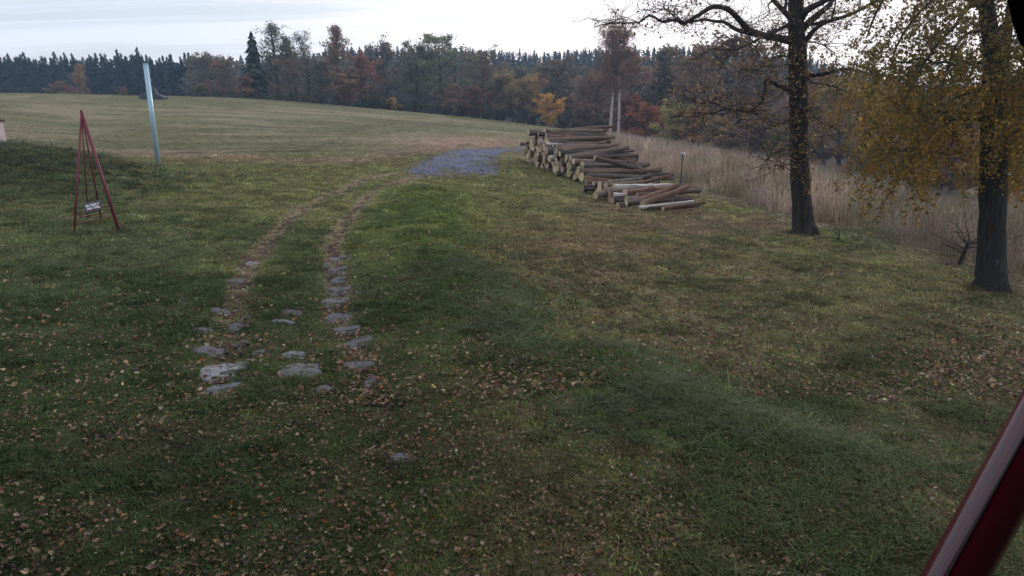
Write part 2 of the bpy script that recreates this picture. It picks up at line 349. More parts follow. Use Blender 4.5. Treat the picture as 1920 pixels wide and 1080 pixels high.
# ------------------------------------------------------------------ gravel turning place and path
def patch(poly_px, step, ragged, mat_, name, dz=.012):
    poly = np.array([W(*p)[:2] for p in poly_px]); lo = poly.min(0); hi = poly.max(0)
    xs = np.arange(lo[0] - 1, hi[0] + 1, step); ys = np.arange(lo[1] - 1, hi[1] + 1, step * 2)
    X, Y = np.meshgrid(xs, ys, indexing='ij'); 
    def inside(x, y):
        c = np.zeros(x.shape, bool); n = len(poly)
        for i in range(n):
            x1, y1 = poly[i]; x2, y2 = poly[(i + 1) % n]
            k = ((y1 > y) != (y2 > y)) & (x < (x2 - x1) * (y - y1) / (y2 - y1 + 1e-12) + x1); c ^= k
        return c
    Xc = X[:-1, :-1] + step / 2; Yc = Y[:-1, :-1] + step; jx = (fbm(Xc * 2, Yc * 2, 3, 5) - .5) * ragged; jy = (fbm(Xc * 2, Yc * 2, 3, 8) - .5) * ragged * 3
    m = inside(Xc + jx, Yc + jy); Z = G(X, Y) + dz + .01 * fbm(X * 3, Y * 3, 2, 2)
    idx = np.arange(X.size).reshape(X.shape); a = idx[:-1, :-1][m]; F = np.stack([a, idx[1:, :-1][m], idx[1:, 1:][m], idx[:-1, 1:][m]], 1)
    used = np.unique(F); mp_ = np.zeros(X.size, int); mp_[used] = np.arange(len(used))
    V = np.stack([X.ravel(), Y.ravel(), Z.ravel()], 1)[used]
    return tag(obj(name, mesh_np(name, V, mp_[F], [mat_], smooth=True)), kind='structure')
patch([(752, 320), (775, 308), (800, 296), (845, 283), (900, 279), (960, 277), (990, 277), (985, 281), (945, 286), (918, 294), (922, 305), (932, 318), (930, 327), (890, 330), (850, 332), (800, 329)], .22, 1.6, M_gravel, 'gravel_road')
# path: two worn wheel strips, stones are its pieces
pm = MB()
for ln in RUTS:
    for k in range(len(ln) - 1):
        p0, p1 = ln[k], ln[k + 1]; n = max(2, int(np.hypot(*(p1 - p0)) / .35))
        for q in range(n):
            c0 = p0 + (p1 - p0) * (q + rng.random()) / n + rng.normal(0, .07, 2); r0 = .05 + .09 * rng.random(); b0 = len(pm.v)
            m_ = 9; xs = []
            for t in range(m_):
                a_ = t * 2 * np.pi / m_; rr_ = r0 * (.65 + .7 * rng.random()); xs.append((c0[0] + rr_ * math.cos(a_), c0[1] + 1.5 * rr_ * math.sin(a_)))
            xs = np.array(xs + [tuple(c0)]); zs = G(xs[:, 0], xs[:, 1]) + .012 + .001 * (len(pm.f) % 9)
            pm.v.extend(np.column_stack([xs, zs]).tolist())
            for t in range(m_): pm.f.append((b0 + t, b0 + (t + 1) % m_, b0 + m_)); pm.m.append(0)
path = tag(obj('path', pm.mesh('path', [M_soil])), kind='structure')
STONES = [(632, 490, 44, 9), (613, 499, 18, 10), (633, 510, 36, 12), (637, 526, 30, 14), (636, 548, 44, 17), (627, 571, 46, 22), (636, 600, 54, 18), (651, 622, 52, 14), (669, 646, 56, 24), (672, 689, 58, 20), (695, 721, 24, 28), (606, 733, 26, 16),
          (547, 587, 40, 10), (532, 604, 44, 7), (551, 667, 44, 13), (563, 699, 74, 24), (485, 664, 24, 14), (471, 496, 18, 8), (442, 529, 24, 13), (445, 508, 14, 6), (415, 586, 34, 13), (445, 616, 28, 16), (380, 621, 34, 9), (451, 645, 30, 12),
          (394, 661, 54, 18), (419, 700, 74, 34), (416, 733, 70, 26), (509, 736, 20, 8), (753, 862, 38, 20), (460, 598, 13, 6)]
def stone(px, py, pw, ph, rot=0, white=0):
    c = W(px, py); a = W(px, py + ph / 2); b = W(px, py - ph / 2); wd = pw / FPX * math.hypot(c[1], CH - c[2]); dp = max(.14, b[1] - a[1])
    n = 13; m = MB(); ring = []
    for k in range(n):
        t = k * 2 * math.pi / n; sq = (abs(math.cos(t)) ** 3 + abs(math.sin(t)) ** 3) ** (-1 / 3)
        r = sq * (.86 + .28 * random.random()); ring.append((r * math.cos(t) * wd / 2, r * math.sin(t) * dp / 2))
    zc = c[2]
    for s, h in ((1.0, -.06), (1.0, .004), (.93, .020), (.5, .027)):
        for (x, y) in ring:
            xr = x * math.cos(rot) - y * math.sin(rot); yr = x * math.sin(rot) + y * math.cos(rot)
            m.v.append((xr * s, yr * s, h + (random.random() - .5) * .012 + float(G(c[0] + xr * .9, c[1] + yr * .9)) - zc))
    m.v.append((0, 0, .028))
    for l_ in range(3):
        for k in range(n): a_ = l_ * n + k; b_ = l_ * n + (k + 1) % n; m.f.append((a_, b_, b_ + n, a_ + n)); m.m.append(0)
    for k in range(n): m.f.append((3 * n + k, 3 * n + (k + 1) % n, 4 * n)); m.m.append(0)
    o = obj('stone', m.mesh('stone', [M_stone]), path, c); g = .8 + .35 * random.random() + white; o.color = (g, g, g * 1.04, 1); return o
STONE_PTS = []
for i, s in enumerate(STONES):
    o = stone(*s, rot=(.35 if i == 9 else random.uniform(-.12, .12)), white=(.75 if i in (17, 25) else 0)); STONE_PTS.append((o.location.x, o.location.y, s[2] / FPX * math.hypot(o.location.y, CH) / 2, i))

# ------------------------------------------------------------------ scatter (geometry nodes instancing of hand-built tufts and leaves)
def src_collection(name, meshes):
    c = bpy.data.collections.new(name)
    for i, me in enumerate(meshes):
        o = bpy.data.objects.new('%s_%02d' % (name, i), me); c.objects.link(o)
    return c
def scatter(name, pts, rot, scl, col, coll, label, cat, nvar):
    n = len(pts); me = bpy.data.meshes.new(name); me.vertices.add(n); me.vertices.foreach_set('co', np.asarray(pts, np.float32).ravel())
    def at(nm, ty, key, d): a = me.attributes.new(nm, ty, 'POINT'); a.data.foreach_set(key, np.asarray(d).ravel())
    at('rot', 'FLOAT_VECTOR', 'vector', np.asarray(rot, np.float32)); at('scl', 'FLOAT_VECTOR', 'vector', np.asarray(scl, np.float32))
    c4 = np.ones((n, 4), np.float32); c4[:, :3] = col; at('col', 'FLOAT_COLOR', 'color', c4); at('idx', 'INT', 'value', rng.integers(0, nvar, n).astype(np.int32))
    o = obj(name, me); g = bpy.data.node_groups.new(name, 'GeometryNodeTree')
    g.interface.new_socket('Geometry', in_out='INPUT', socket_type='NodeSocketGeometry'); g.interface.new_socket('Geometry', in_out='OUTPUT', socket_type='NodeSocketGeometry')
    gi = g.nodes.new('NodeGroupInput'); go = g.nodes.new('NodeGroupOutput'); ip = g.nodes.new('GeometryNodeInstanceOnPoints'); ci = g.nodes.new('GeometryNodeCollectionInfo')
    ci.inputs['Collection'].default_value = coll; ci.inputs['Separate Children'].default_value = True; ci.inputs['Reset Children'].default_value = True
    def na(nm, ty): q = g.nodes.new('GeometryNodeInputNamedAttribute'); q.data_type = ty; q.inputs[0].default_value = nm; return q.outputs[0]
    g.links.new(gi.outputs[0], ip.inputs['Points']); g.links.new(ci.outputs[0], ip.inputs['Instance']); ip.inputs['Pick Instance'].default_value = True
    g.links.new(na('idx', 'INT'), ip.inputs['Instance Index']); e2r = g.nodes.new('FunctionNodeEulerToRotation'); g.links.new(na('rot', 'FLOAT_VECTOR'), e2r.inputs[0]); g.links.new(e2r.outputs[0], ip.inputs['Rotation'])
    g.links.new(na('scl', 'FLOAT_VECTOR'), ip.inputs['Scale']); g.links.new(ip.outputs[0], go.inputs[0])
    md = o.modifiers.new('scatter', 'NODES'); md.node_group = g
    return tag(o, label, cat, kind='stuff')

def tuft(nbl, rad, hmin, hmax, wid, lean, curl, seed, mat_=None, head=False):
    r = random.Random(seed); V = []; F = []
    for _ in range(nbl):
        a = r.uniform(0, 6.283); d = rad * math.sqrt(r.random()); x, y = d * math.cos(a), d * math.sin(a); h = r.uniform(hmin, hmax)
        la = r.uniform(0, 6.283); le = r.gauss(0, lean) * h + lean * h * .5; wa = r.uniform(0, 6.283); wx, wy = math.cos(wa) * wid / 2, math.sin(wa) * wid / 2
        b = len(V); segs = 3
        for k in range(segs + 1):
            t = k / segs; zz_ = h * (t - curl * t * t * .5); ox = math.cos(la) * (le * t * t + curl * h * .5 * t * t); oy = math.sin(la) * (le * t * t + curl * h * .5 * t * t)
            ww = (1 - t * .9) if not head else (.45 if t < .7 else (1.9 if t < .9 else .3))
            if k == segs and not head: V.append((x + ox, y + oy, zz_))
            else: V += [(x + ox - wx * ww, y + oy - wy * ww, zz_), (x + ox + wx * ww, y + oy + wy * ww, zz_)]
        for k in range(segs):
            if k == segs - 1 and not head: F.append((b + 2 * k, b + 2 * k + 1, b + 2 * k + 2))
            else: F.append((b + 2 * k, b + 2 * k + 1, b + 2 * k + 3, b + 2 * k + 2))
    return mesh_np('tuft', V, F, [mat_ or M_grass])
lawn = src_collection('lawn_tuft', [tuft(20, .13, .025, .085, .012, .4, .8, s) for s in range(6)])
lush = src_collection('lush_tuft', [tuft(26, .12, .06, .18, .014, .45, .9, 20 + s) for s in range(5)])
longg = src_collection('long_tuft', [tuft(18, .12, .14, .36, .019, .8, 1.5, 40 + s) for s in range(5)])
reedc = src_collection('reed_tuft', [tuft(13, .30, .55, 1.25, .026, .14, .15, 60 + s, head=True) for s in range(5)])
strawc = src_collection('straw_tuft', [tuft(26, .2, .10, .34, .011, .7, 1.0, 80 + s) for s in range(5)])
def leafmesh(seed):
    r = random.Random(seed); n = 9; V = [(0, 0, 0.012)]; F = []
    for k in range(n):
        t = k * 2 * math.pi / n; rad = (.5 if k % 2 else .34) * r.uniform(.8, 1.15) * (1.25 if k == 0 else 1)
        V.append((rad * math.cos(t), rad * math.sin(t) * .8, abs(math.sin(t)) * r.uniform(.08, .3) + r.uniform(-.04, .1)))
    F = [(0, 1 + k, 1 + (k + 1) % n) for k in range(n)]
    return mesh_np('leaf', V, F, [M_leaf])
leafc = src_collection('dead_leaf', [leafmesh(s) for s in range(8)])

def sample_px(n, x0, x1, y0, y1):
    """random ground points, even over the picture part of the land from x0..x1, y0..y1"""
    px = rng.uniform(x0, x1, n); py = rng.uniform(y0, y1, n); b = (540 - py) / FPX; a = (px - 960) / FPX
    dx, dy, dz = a, cp_ + b * sp_, -sp_ + b * cp_; Y = np.full(n, 3.0)
    lo = np.full(n, 1.0); hi = np.full(n, 200.0)
    Y = np.clip(-CH / np.minimum(dz / dy, -1e-3), 1, 150)
    for _ in range(14):
        z = base_h(dx / dy * Y, Y); Yn = (z - CH) / np.minimum(dz / dy, -1e-3); Y = .4 * Y + .6 * np.clip(Yn, 1, 160)
    return dx / dy * Y, Y
def sample_area(n, rmin, rmax, power=1.0, a0=-60, a1=60):
    r = rmin + (rmax - rmin) * rng.random(n) ** power; t = np.radians(rng.uniform(a0, a1, n)); return r * np.sin(t), r * np.cos(t)
def excl_stones(x, y, f=.85):
    k = np.ones(len(x), bool)
    for sx_, sy_, sr, _ in STONE_PTS: k &= ~((((x - sx_) / sr) ** 2 + ((y - sy_) / (sr * .8)) ** 2) < f)
    return k
gravel_c = W(860, 305)[:2]
def on_gravel(px, py): return (px > 770) & (px < 935) & (py > 281) & (py < 329) & (py > 281 + (845 - px) * .45)
def rotz(n, tilt=.12): r = rng.normal(0, tilt, (n, 3)); r[:, 2] = rng.uniform(0, 6.283, n); return r
def tint(c, n, v=.22):
    k = np.exp(rng.normal(0, v, (n, 1))); h = np.exp(rng.normal(0, .08, (n, 3))); return np.clip(c * k * h, .004, 1)
# short sward
x, y = sample_area(130000, 1.6, 46, 1.25); z = G(x, y); px, py = proj(x, y, z); r = np.hypot(x, y)
k = (excl_stones(x, y, .75) | (rng.random(len(x)) < .10)) & (~on_gravel(px, py) | (rng.random(len(x)) < .06) | (rng.random(len(x)) < .5 * ss(.55, .65, fbm(x * .9, y * .9, 2, 44))))
for i, ln in enumerate(RUTS): k &= ~((pdist(x, y, ln) < .24 + .008 * np.clip(y - 12, 0, 30)) & (rng.random(len(x)) < .85) & (py < 560))
k &= rng.random(len(x)) < (.35 + .9 * fbm(x * 1.3, y * 1.3, 3, 91))
x, y, z, r, py_ = x[k], y[k], z[k], r[k], py[k]; gc = ground_color(x, y, z); s = (.75 + .5 * rng.random(len(x))) * (.85 + .035 * np.clip(r - 9, 0, 30))
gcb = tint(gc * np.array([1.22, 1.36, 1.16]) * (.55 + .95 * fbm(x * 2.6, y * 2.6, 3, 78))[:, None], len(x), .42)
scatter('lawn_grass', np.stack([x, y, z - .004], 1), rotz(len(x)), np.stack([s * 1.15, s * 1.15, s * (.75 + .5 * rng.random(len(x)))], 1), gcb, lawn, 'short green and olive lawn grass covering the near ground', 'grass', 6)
# lush tufts in clumps
x, y = sample_area(70000, 1.6, 34, 1.2); z = G(x, y); px, py = proj(x, y, z)
cl = fbm(x * .9, y * .9, 3, 101) + .25 * np.exp(-(pdist(x, y, RIDGE) / 1.3) ** 2) + .12 * np.exp(-(((x + 17) / 7) ** 2 + ((y - 23) / 5) ** 2))
k = (cl > .60) & excl_stones(x, y, 1.4) & (pdist(x, y, RUTS[0]) > .3) & (pdist(x, y, RUTS[1]) > .25) & ~on_gravel(px, py); x, y, z = x[k], y[k], z[k]
gc = ground_color(x, y, z); s = .6 + .6 * rng.random(len(x))
scatter('lush_grass', np.stack([x, y, z - .006], 1), rotz(len(x)), np.stack([s, s, s], 1), tint(gc * .6 + np.array([.018, .040, .008]), len(x), .25), lush, 'darker green grass growing in thick clumps across the lawn', 'grass', 5)
# long arching grass on the bank right of the path
x, y = sample_area(60000, 2.2, 22, 1.1, -25, 35); z = G(x, y)
BANK = RIDGE[2:7]
d = pdist(x, y, BANK); k = (rng.random(len(x)) < np.exp(-(d / 1.05) ** 2) * .55 * ss(.33, .5, fbm(x * 1.1, y * 1.1, 3, 111))); x, y, z = x[k], y[k], z[k]; s = .4 + .5 * rng.random(len(x))
scatter('long_grass', np.stack([x, y, z - .01], 1), rotz(len(x), .25), np.stack([s, s, s], 1), tint(np.array([.090, .112, .052]) * (.4 + 1.1 * fbm(x * 2.2, y * 2.2, 3, 77))[:, None], len(x), .28), longg, 'long arching grey-green grass on the bank right of the stone path', 'grass', 5)
# rank growth on the left mound
x = rng.uniform(-30, -9, 5200); y = rng.uniform(17, 31, 5200); z = G(x, y); k = rng.random(5200) < np.exp(-(((x + 19.5) / 6.5) ** 2 + ((y - 24) / 4) ** 2) ** 1.5); x, y, z = x[k], y[k], z[k]; s = .9 + 1.1 * rng.random(len(x))
scatter('mound_grass', np.stack([x, y, z - .02], 1), rotz(len(x), .2), np.stack([s, s, s], 1), tint(np.array([.060, .082, .036]), len(x), .4), longg, 'rank dark green grass on the mound behind the red pyramid frame', 'grass', 5)
# straw at the field edge and by the logs
x, y = sample_px(30000, 150, 1600, 262, 440); z = G(x, y); px, py = proj(x, y, z)
edge = np.interp(px, [0, 250, 450, 650, 760, 850, 940, 1050, 1130, 1200], [292, 290, 296, 300, 288, 270, 264, 262, 260, 262])
pr = np.exp(-((py - edge - 2) / 7) ** 2) * .6 * (px < 1000) + .55 * np.exp(-((px - 1390) / 190.) ** 4 - ((py - 416) / 26.) ** 4) + .10 * (py > edge) * (px < 760) * (py < 345)
k = (rng.random(len(x)) < pr * .75) & ~on_gravel(px, py); x, y, z = x[k], y[k], z[k]; n = len(x); s = .45 + .5 * rng.random(n)
scatter('dry_grass', np.stack([x, y, z], 1), rotz(n, .3), np.stack([s, s, s * .6], 1), tint(np.array([.185, .135, .095]), n, .35), strawc, 'dry straw-coloured grass along the field edge and beside the logs', 'grass', 5)
# field stubble and mown swaths
x, y = sample_px(26000, 0, 1240, 182, 292); z = G(x, y); px, py = proj(x, y, z); k = (y > 40) & (y < 135) & ~on_gravel(px, py); x, y, z = x[k], y[k], z[k]; n = len(x); r = np.hypot(x, y); gc = ground_color(x, y, z)
s = .35 + .5 * rng.random(n); scatter('field_grass', np.stack([x, y, z], 1), rotz(n, .2), np.stack([s * 2.2, s * 1.2, s * .5], 1), tint(gc * 1.05, n, .25), strawc, 'olive and straw mown grass of the broad field on the hill', 'grass', 5)
# tall pale reed grass
x = rng.uniform(2, 75, 60000); y = rng.uniform(14, 135, 60000); z = G(x, y); px, py = proj(x, y, z)
low = np.interp(px, [1040, 1130, 1200, 1300, 1420, 1500, 1620, 1750, 1920, 2100], [262, 285, 320, 352, 388, 412, 440, 478, 545, 620])
upl = np.interp(px, [1040, 1130, 1200, 1300, 1400, 1600, 1920, 2100], [262, 262, 272, 290, 303, 333, 400, 440])
k = (px > 1130) & (py < low + 14 * (fbm(x * .5, y * .5, 2, 7) - .5)) & (py > upl) & (px < 2300); k &= rng.random(60000) < np.clip(1.1 - .004 * y, 0.4, 1); x, y, z, px, py = x[k], y[k], z[k], px[k], py[k]; n = len(x)
s = (.55 + .7 * rng.random(n)) * (.6 + .8 * fbm(x * .35, y * .35, 3, 66)) * (.7 + .6 * ss(0, 30, (low[k] - py))) * (1 - .25 * ss(1500, 1800, px)); c = np.array([.36, .28, .22]) * np.ones((n, 1)); c = c + (np.array([.20, .16, .125]) - c) * ss(1450, 1750, px)[:, None]
c = c + (np.array([.17, .155, .09]) - c) * (ss(.48, .62, fbm(x * .3, y * .3, 3, 121)) * .75)[:, None]
scatter('reed_grass', np.stack([x, y, z - .03], 1), rotz(n, .12), np.stack([s * 1.2, s * 1.2, s], 1), tint(c, n, .38), reedc, 'tall pale pinkish dry reed grass on the slope below the log piles', 'reed grass', 5)
print('reeds', n)
# fallen leaves
PAL = np.array([(.20, .125, .080), (.26, .18, .125), (.13, .08, .055), (.32, .25, .18), (.26, .115, .05), (.10, .07, .062), (.34, .25, .11), (.20, .07, .045)]); PW = np.array([.25, .22, .22, .1, .05, .13, .015, .015])
def leaves(name, x, y, smin, smax, label, dz=.03, lift=1.0, k_=1.0):
    n = len(x); z = G(x, y); s = rng.uniform(smin, smax, n); ci = rng.choice(len(PAL), n, p=PW); rt = rng.normal(0, .35, (n, 3)); rt[:, 2] = rng.uniform(0, 6.28, n)
    scatter(name, np.stack([x, y, z + dz * (.3 + rng.random(n)) * lift], 1), rt, np.stack([s, s, s], 1), tint(PAL[ci] * k_, n, .22), leafc, label, 'leaves', 8)
x, y = sample_area(118000, 1.5, 13, 1.0, -60, 60); z = G(x, y); px, py = proj(x, y, z)
pr = .17 + .50 * ss(.42, .72, fbm(x * 1.6, y * 1.6, 4, 131)) * (.18 + .82 * ss(640, 900, py))
pr = pr * (1 - .75 * np.exp(-(pdist(x, y, BANK) / .7) ** 2) * ss(3.5, 5, y)) + .7 * np.exp(-(((px - 1430) / 330.) ** 2 + ((py - 970) / 80.) ** 2)) + .6 * np.exp(-(((px - 705) / 22.) ** 2 + ((py - 790) / 35.) ** 2)) + .25 * np.exp(-(((px - 560) / 200.) ** 2 + ((py - 770) / 40.) ** 2))
k = (rng.random(len(x)) < pr); k &= (rng.random(len(x)) < .35) | excl_stones(x, y, 1.1)
leaves('fallen_leaves', x[k], y[k], .014, .064, 'brown and tan fallen leaves scattered thickly over the near lawn', .030, 1.0, .85)
x, y = sample_px(90000, 0, 1920, 320, 760); z = G(x, y); px, py = proj(x, y, z)
pr = .05 + .40 * ss(820, 1000, px) * ss(.3, .6, fbm(x * .5, y * .5, 3, 141)) + .5 * np.exp(-(((px - 1110) / 210.) ** 2 + ((py - 470) / 60.) ** 2)) + .3 * np.exp(-(((px - 1850) / 200.) ** 2 + ((py - 620) / 120.) ** 2))
for ln, q_ in zip(RUTS, (.38, .2)): pr += q_ * np.exp(-(pdist(x, y, ln) / .22) ** 2)
k = (rng.random(len(x)) < pr) & (y < 40) & excl_stones(x, y, 1.0)
leaves('small_fallen_leaves', x[k], y[k], .035, .10, 'small tan and russet leaves scattered over the meadow and wheel ruts', .04)
fx = []
for (qx, qy, rr_, nn_) in [(297, 311, .35, 60), (138, 437, .25, 26), (224, 434, .25, 26), (1507, 441, .6, 110), (1857, 548, .6, 120), (1276, 348, .2, 20), (1797, 500, .3, 24)]:
    c_ = W(qx, qy); a_ = rng.uniform(0, 6.283, nn_); d_ = rr_ * (.55 + .75 * rng.random(nn_)); fx.append(np.stack([c_[0] + d_ * np.cos(a_), c_[1] + d_ * np.sin(a_)], 1))
fx = np.concatenate(fx); x, y = fx[:, 0], fx[:, 1]; z = G(x, y); s = .5 + .8 * rng.random(len(x)); gc = ground_color(x, y, z)
scatter('rough_grass', np.stack([x, y, z], 1), rotz(len(x), .2), np.stack([s, s, s * 1.2], 1), tint(gc * 1.0, len(x), .35), lush, 'unmown grass round the feet of the pole, frame and tree trunks', 'grass', 5)
print('leaves done')

pebc = src_collection('pebble', [mesh_np('pebble', [(0, 0, .35), (.5, 0, 0), (.2, .45, .05), (-.35, .4, 0), (-.5, -.1, .08), (-.1, -.5, 0), (.35, -.4, .04)], [(0, 1, 2), (0, 2, 3), (0, 3, 4), (0, 4, 5), (0, 5, 6), (0, 6, 1)], [M_leaf])])
x, y = sample_px(16000, 740, 1000, 274, 336); z = G(x, y); px, py = proj(x, y, z); k = on_gravel(px, py) | (rng.random(len(x)) < .03); x, y, z = x[k], y[k], z[k]; s = rng.uniform(.03, .11, len(x))
scatter('loose_gravel', np.stack([x, y, z + .012], 1), rotz(len(x), .3), np.stack([s, s, s * .7], 1), tint(np.array([.125, .135, .195]), len(x), .3), pebc, 'loose blue-grey crushed stones spread over the turning place', 'gravel', 1)
# ------------------------------------------------------------------ trees
def bend(p0, d, length, nseg, droop, wob, r):
    pts = [np.array(p0, float)]; d = np.array(d, float); d /= np.linalg.norm(d)
    for _ in range(nseg):
        d = d + np.array([r.gauss(0, wob), r.gauss(0, wob), r.gauss(0, wob) + droop]); d /= np.linalg.norm(d); pts.append(pts[-1] + d * length / nseg)
    return np.array(pts)
def leaf_faces(pts, size, r, stretch=1.0, jitter=.0):
    """small folded leaf clumps at pts"""
    n = len(pts); pts = np.asarray(pts) + r.normal(0, jitter, (n, 3)); u = r.normal(0, 1, (n, 3)); u /= np.linalg.norm(u, axis=1)[:, None]; v = np.cross(u, r.normal(0, 1, (n, 3))); v /= np.linalg.norm(v, axis=1)[:, None]
    s = size * (.45 + 1.1 * r.random((n, 1))); V = np.stack([pts - u * s * stretch, pts + v * s * .6 + np.cross(u, v) * s * .25, pts + u * s * stretch, pts - v * s * .6 + np.cross(u, v) * s * .25], 1).reshape(-1, 3)
    i = np.arange(n)[:, None] * 4; F = np.concatenate([i + np.array([[0, 1, 2]]), i + np.array([[0, 2, 3]])], 0)
    return V, F
def decid_proto(seed, kind='round', leafn=3200, lsize=.013):
    """unit-height tree: returns trunk mesh, crown mesh"""
    r = random.Random(seed); nr = np.random.default_rng(seed); m = MB(); LP = []
    P_ = dict(round=(.22, .40, 60, .30, 11), tall=(.28, .20, 42, .55, 16), bush=(.04, .42, 52, .35, 14), birch=(.38, .24, 46, .25, 18), sparse=(.18, .26, 32, .6, 18))[kind]
    t0, reach, ang, up, nb = P_
    tr = bend((0, 0, -.02), (r.gauss(0, .03), r.gauss(0, .03), 1), 1.0 if kind != 'bush' else .8, 9, .0, .035, r); rad = [.024 * (1 - i / 9.6) + .002 for i in range(10)]
    if kind == 'bush': rad = [x * .6 for x in rad]
    m.tube(tr, rad, 7)
    for b in range(nb):
        t = t0 + (1 - t0) * (b + r.random()) / nb * .97; f = t * 9; i = int(min(f, 8)); p = tr[i] + (tr[i + 1] - tr[i]) * (f - i); az = b * 2.4 + r.uniform(-.5, .5); ss_ = (t - t0) / (1 - t0)
        prof = math.sin(math.pi * (.22 + .70 * ss_)) ** .8 if kind != 'birch' else math.sin(math.pi * (.3 + .62 * ss_)) ** .7
        ln = reach * prof * r.uniform(.8, 1.15); el = R(90 - ang * (1 - .6 * ss_)); d = (math.cos(az) * math.cos(el), math.sin(az) * math.cos(el), math.sin(el))
        pr = bend(p, d, ln, 6, -.03 if kind != 'birch' else -.10, .13, r); r0 = rad[i] * .45; m.tube(pr, [r0 * (1 - k / 7) + .0008 for k in range(7)], 4, False)
        for s in range(6):
            k = r.randint(1, 6); q = pr[k]; az2 = r.uniform(0, 6.28); dd_ = np.array(d) * .5 + np.array([math.cos(az2), math.sin(az2), r.uniform(-.2, .7)]); sub = bend(q, dd_, ln * r.uniform(.3, .55), 4, .0 if kind != 'birch' else -.35, .2, r)
            m.tube(sub, [.0022, .0018, .0014, .001, .0006], 3, False); LP += list(sub[1:])
            for _ in range(2):
                e = sub[r.randint(1, 4)]; t3 = bend(e, (r.gauss(0, 1), r.gauss(0, 1), r.gauss(.3, .6)), ln * .22, 3, 0 if kind != 'birch' else -.4, .2, r); m.tube(t3, [.0012, .001, .0007, .0004], 3, False); LP += list(t3)
        LP += list(pr[3:])
    LP = np.array(LP); pick = LP[nr.integers(0, len(LP), leafn)]; V, F = leaf_faces(pick, lsize, nr, 1.0, .022)
    return m.mesh('tree_wood', [M_fbark]), mesh_np('tree_crown', V, F, [M_crown])
PROTO = {}
for nm, k, n_l, ls in (('round0', 'round', 5600, .0150), ('round1', 'round', 5200, .0150), ('round2', 'round', 4200, .0135), ('tall0', 'tall', 4200, .0115), ('tall1', 'tall', 3600, .0115), ('bush0', 'bush', 6200, .024), ('bush1', 'bush', 6000, .025),
                    ('sparse0', 'sparse', 2600, .009), ('sparse1', 'sparse', 2200, .009), ('oak0', 'round', 3600, .013)):
    PROTO[nm] = decid_proto(hash(nm) % 1 + sum(map(ord, nm)) * 13, k, n_l, ls)
def spruce_proto(seed, tiers, per, full=False):
    r = random.Random(seed); m = MB(); m.tube([(0, 0, -.02), (0, 0, .5), (0, 0, .98)], [.016, .011, .002], 5, False); wood = m.mesh('spruce_trunk', [M_fbark])
    V = []; F = []
    for t in range(tiers):
        f = t / tiers; z0 = .06 + .93 * f; rad = .235 * (1 - f) ** .6 * r.uniform(.7, 1.15) + .003
        for b in range(per):
            a = r.uniform(0, 6.28); z = z0 + r.uniform(-.5, .5) / tiers; rr = rad * r.uniform(.55, 1.15); w_ = .26 * rr + .004; dz = rr * .5; c, s = math.cos(a), math.sin(a); q = len(V)
            V += [(0, 0, z + .022), (c * rr * .6 - s * w_, s * rr * .6 + c * w_, z - dz * .5), (c * rr, s * rr, z - dz), (c * rr * .6 + s * w_, s * rr * .6 - c * w_, z - dz * .5), (c * rr * .6, s * rr * .6, z - dz * .2 - .02)]
            F += [(q, q + 1, q + 4), (q + 1, q + 2, q + 4), (q + 2, q + 3, q + 4), (q + 3, q, q + 4)]
    return wood, mesh_np('spruce_crown', V, F, [M_needle])
SPR = [spruce_proto(s, 26, 8) for s in range(5)]; SPRF = spruce_proto(99, 40, 14, True); SPRM = [spruce_proto(s + 50, 15, 6) for s in range(4)]

def put_tree(proto, x, y, H, wide, color, label, cat, group, name, first={}):
    z = float(G(x, y)); e = empty(name, (x, y, z - .1)); e.rotation_euler = (0, 0, random.uniform(0, 6.28))
    e.scale = (1, 1, 1); s = (H * wide, H * wide, H)
    for nm, me in (('trunk', proto[0]), ('crown', proto[1])):
        o = bpy.data.objects.new(nm, me); o.scale = s; link(o, e)
        if nm == 'crown': g_ = sum(color) / 3; o.color = (*[(v * .80 + g_ * .20) * (2.15 if name != 'spruce' else 1.6) for v in color], 1)
    return tag(e, label, cat, group)
def tree_px(key, px, Y, top, wide, color, label, name='tree', cat='tree', group=None):
    pt = P(px, top, Y); z = float(G(pt[0], Y)); H = pt[2] - z
    pr = SPRF if key == 'spruce' else PROTO[key]
    return put_tree(pr, pt[0], Y, H, wide, color, label, cat, group, name)
GREY = (.105, .092, .075); BRN = (.12, .082, .055); RED = (.17, .072, .048); RUS = (.16, .092, .055); ORG = (.27, .125, .030); OLV = (.115, .110, .045); YEL = (.36, .20, .030); GOL = (.26, .16, .035); PNK = (.17, .105, .082)
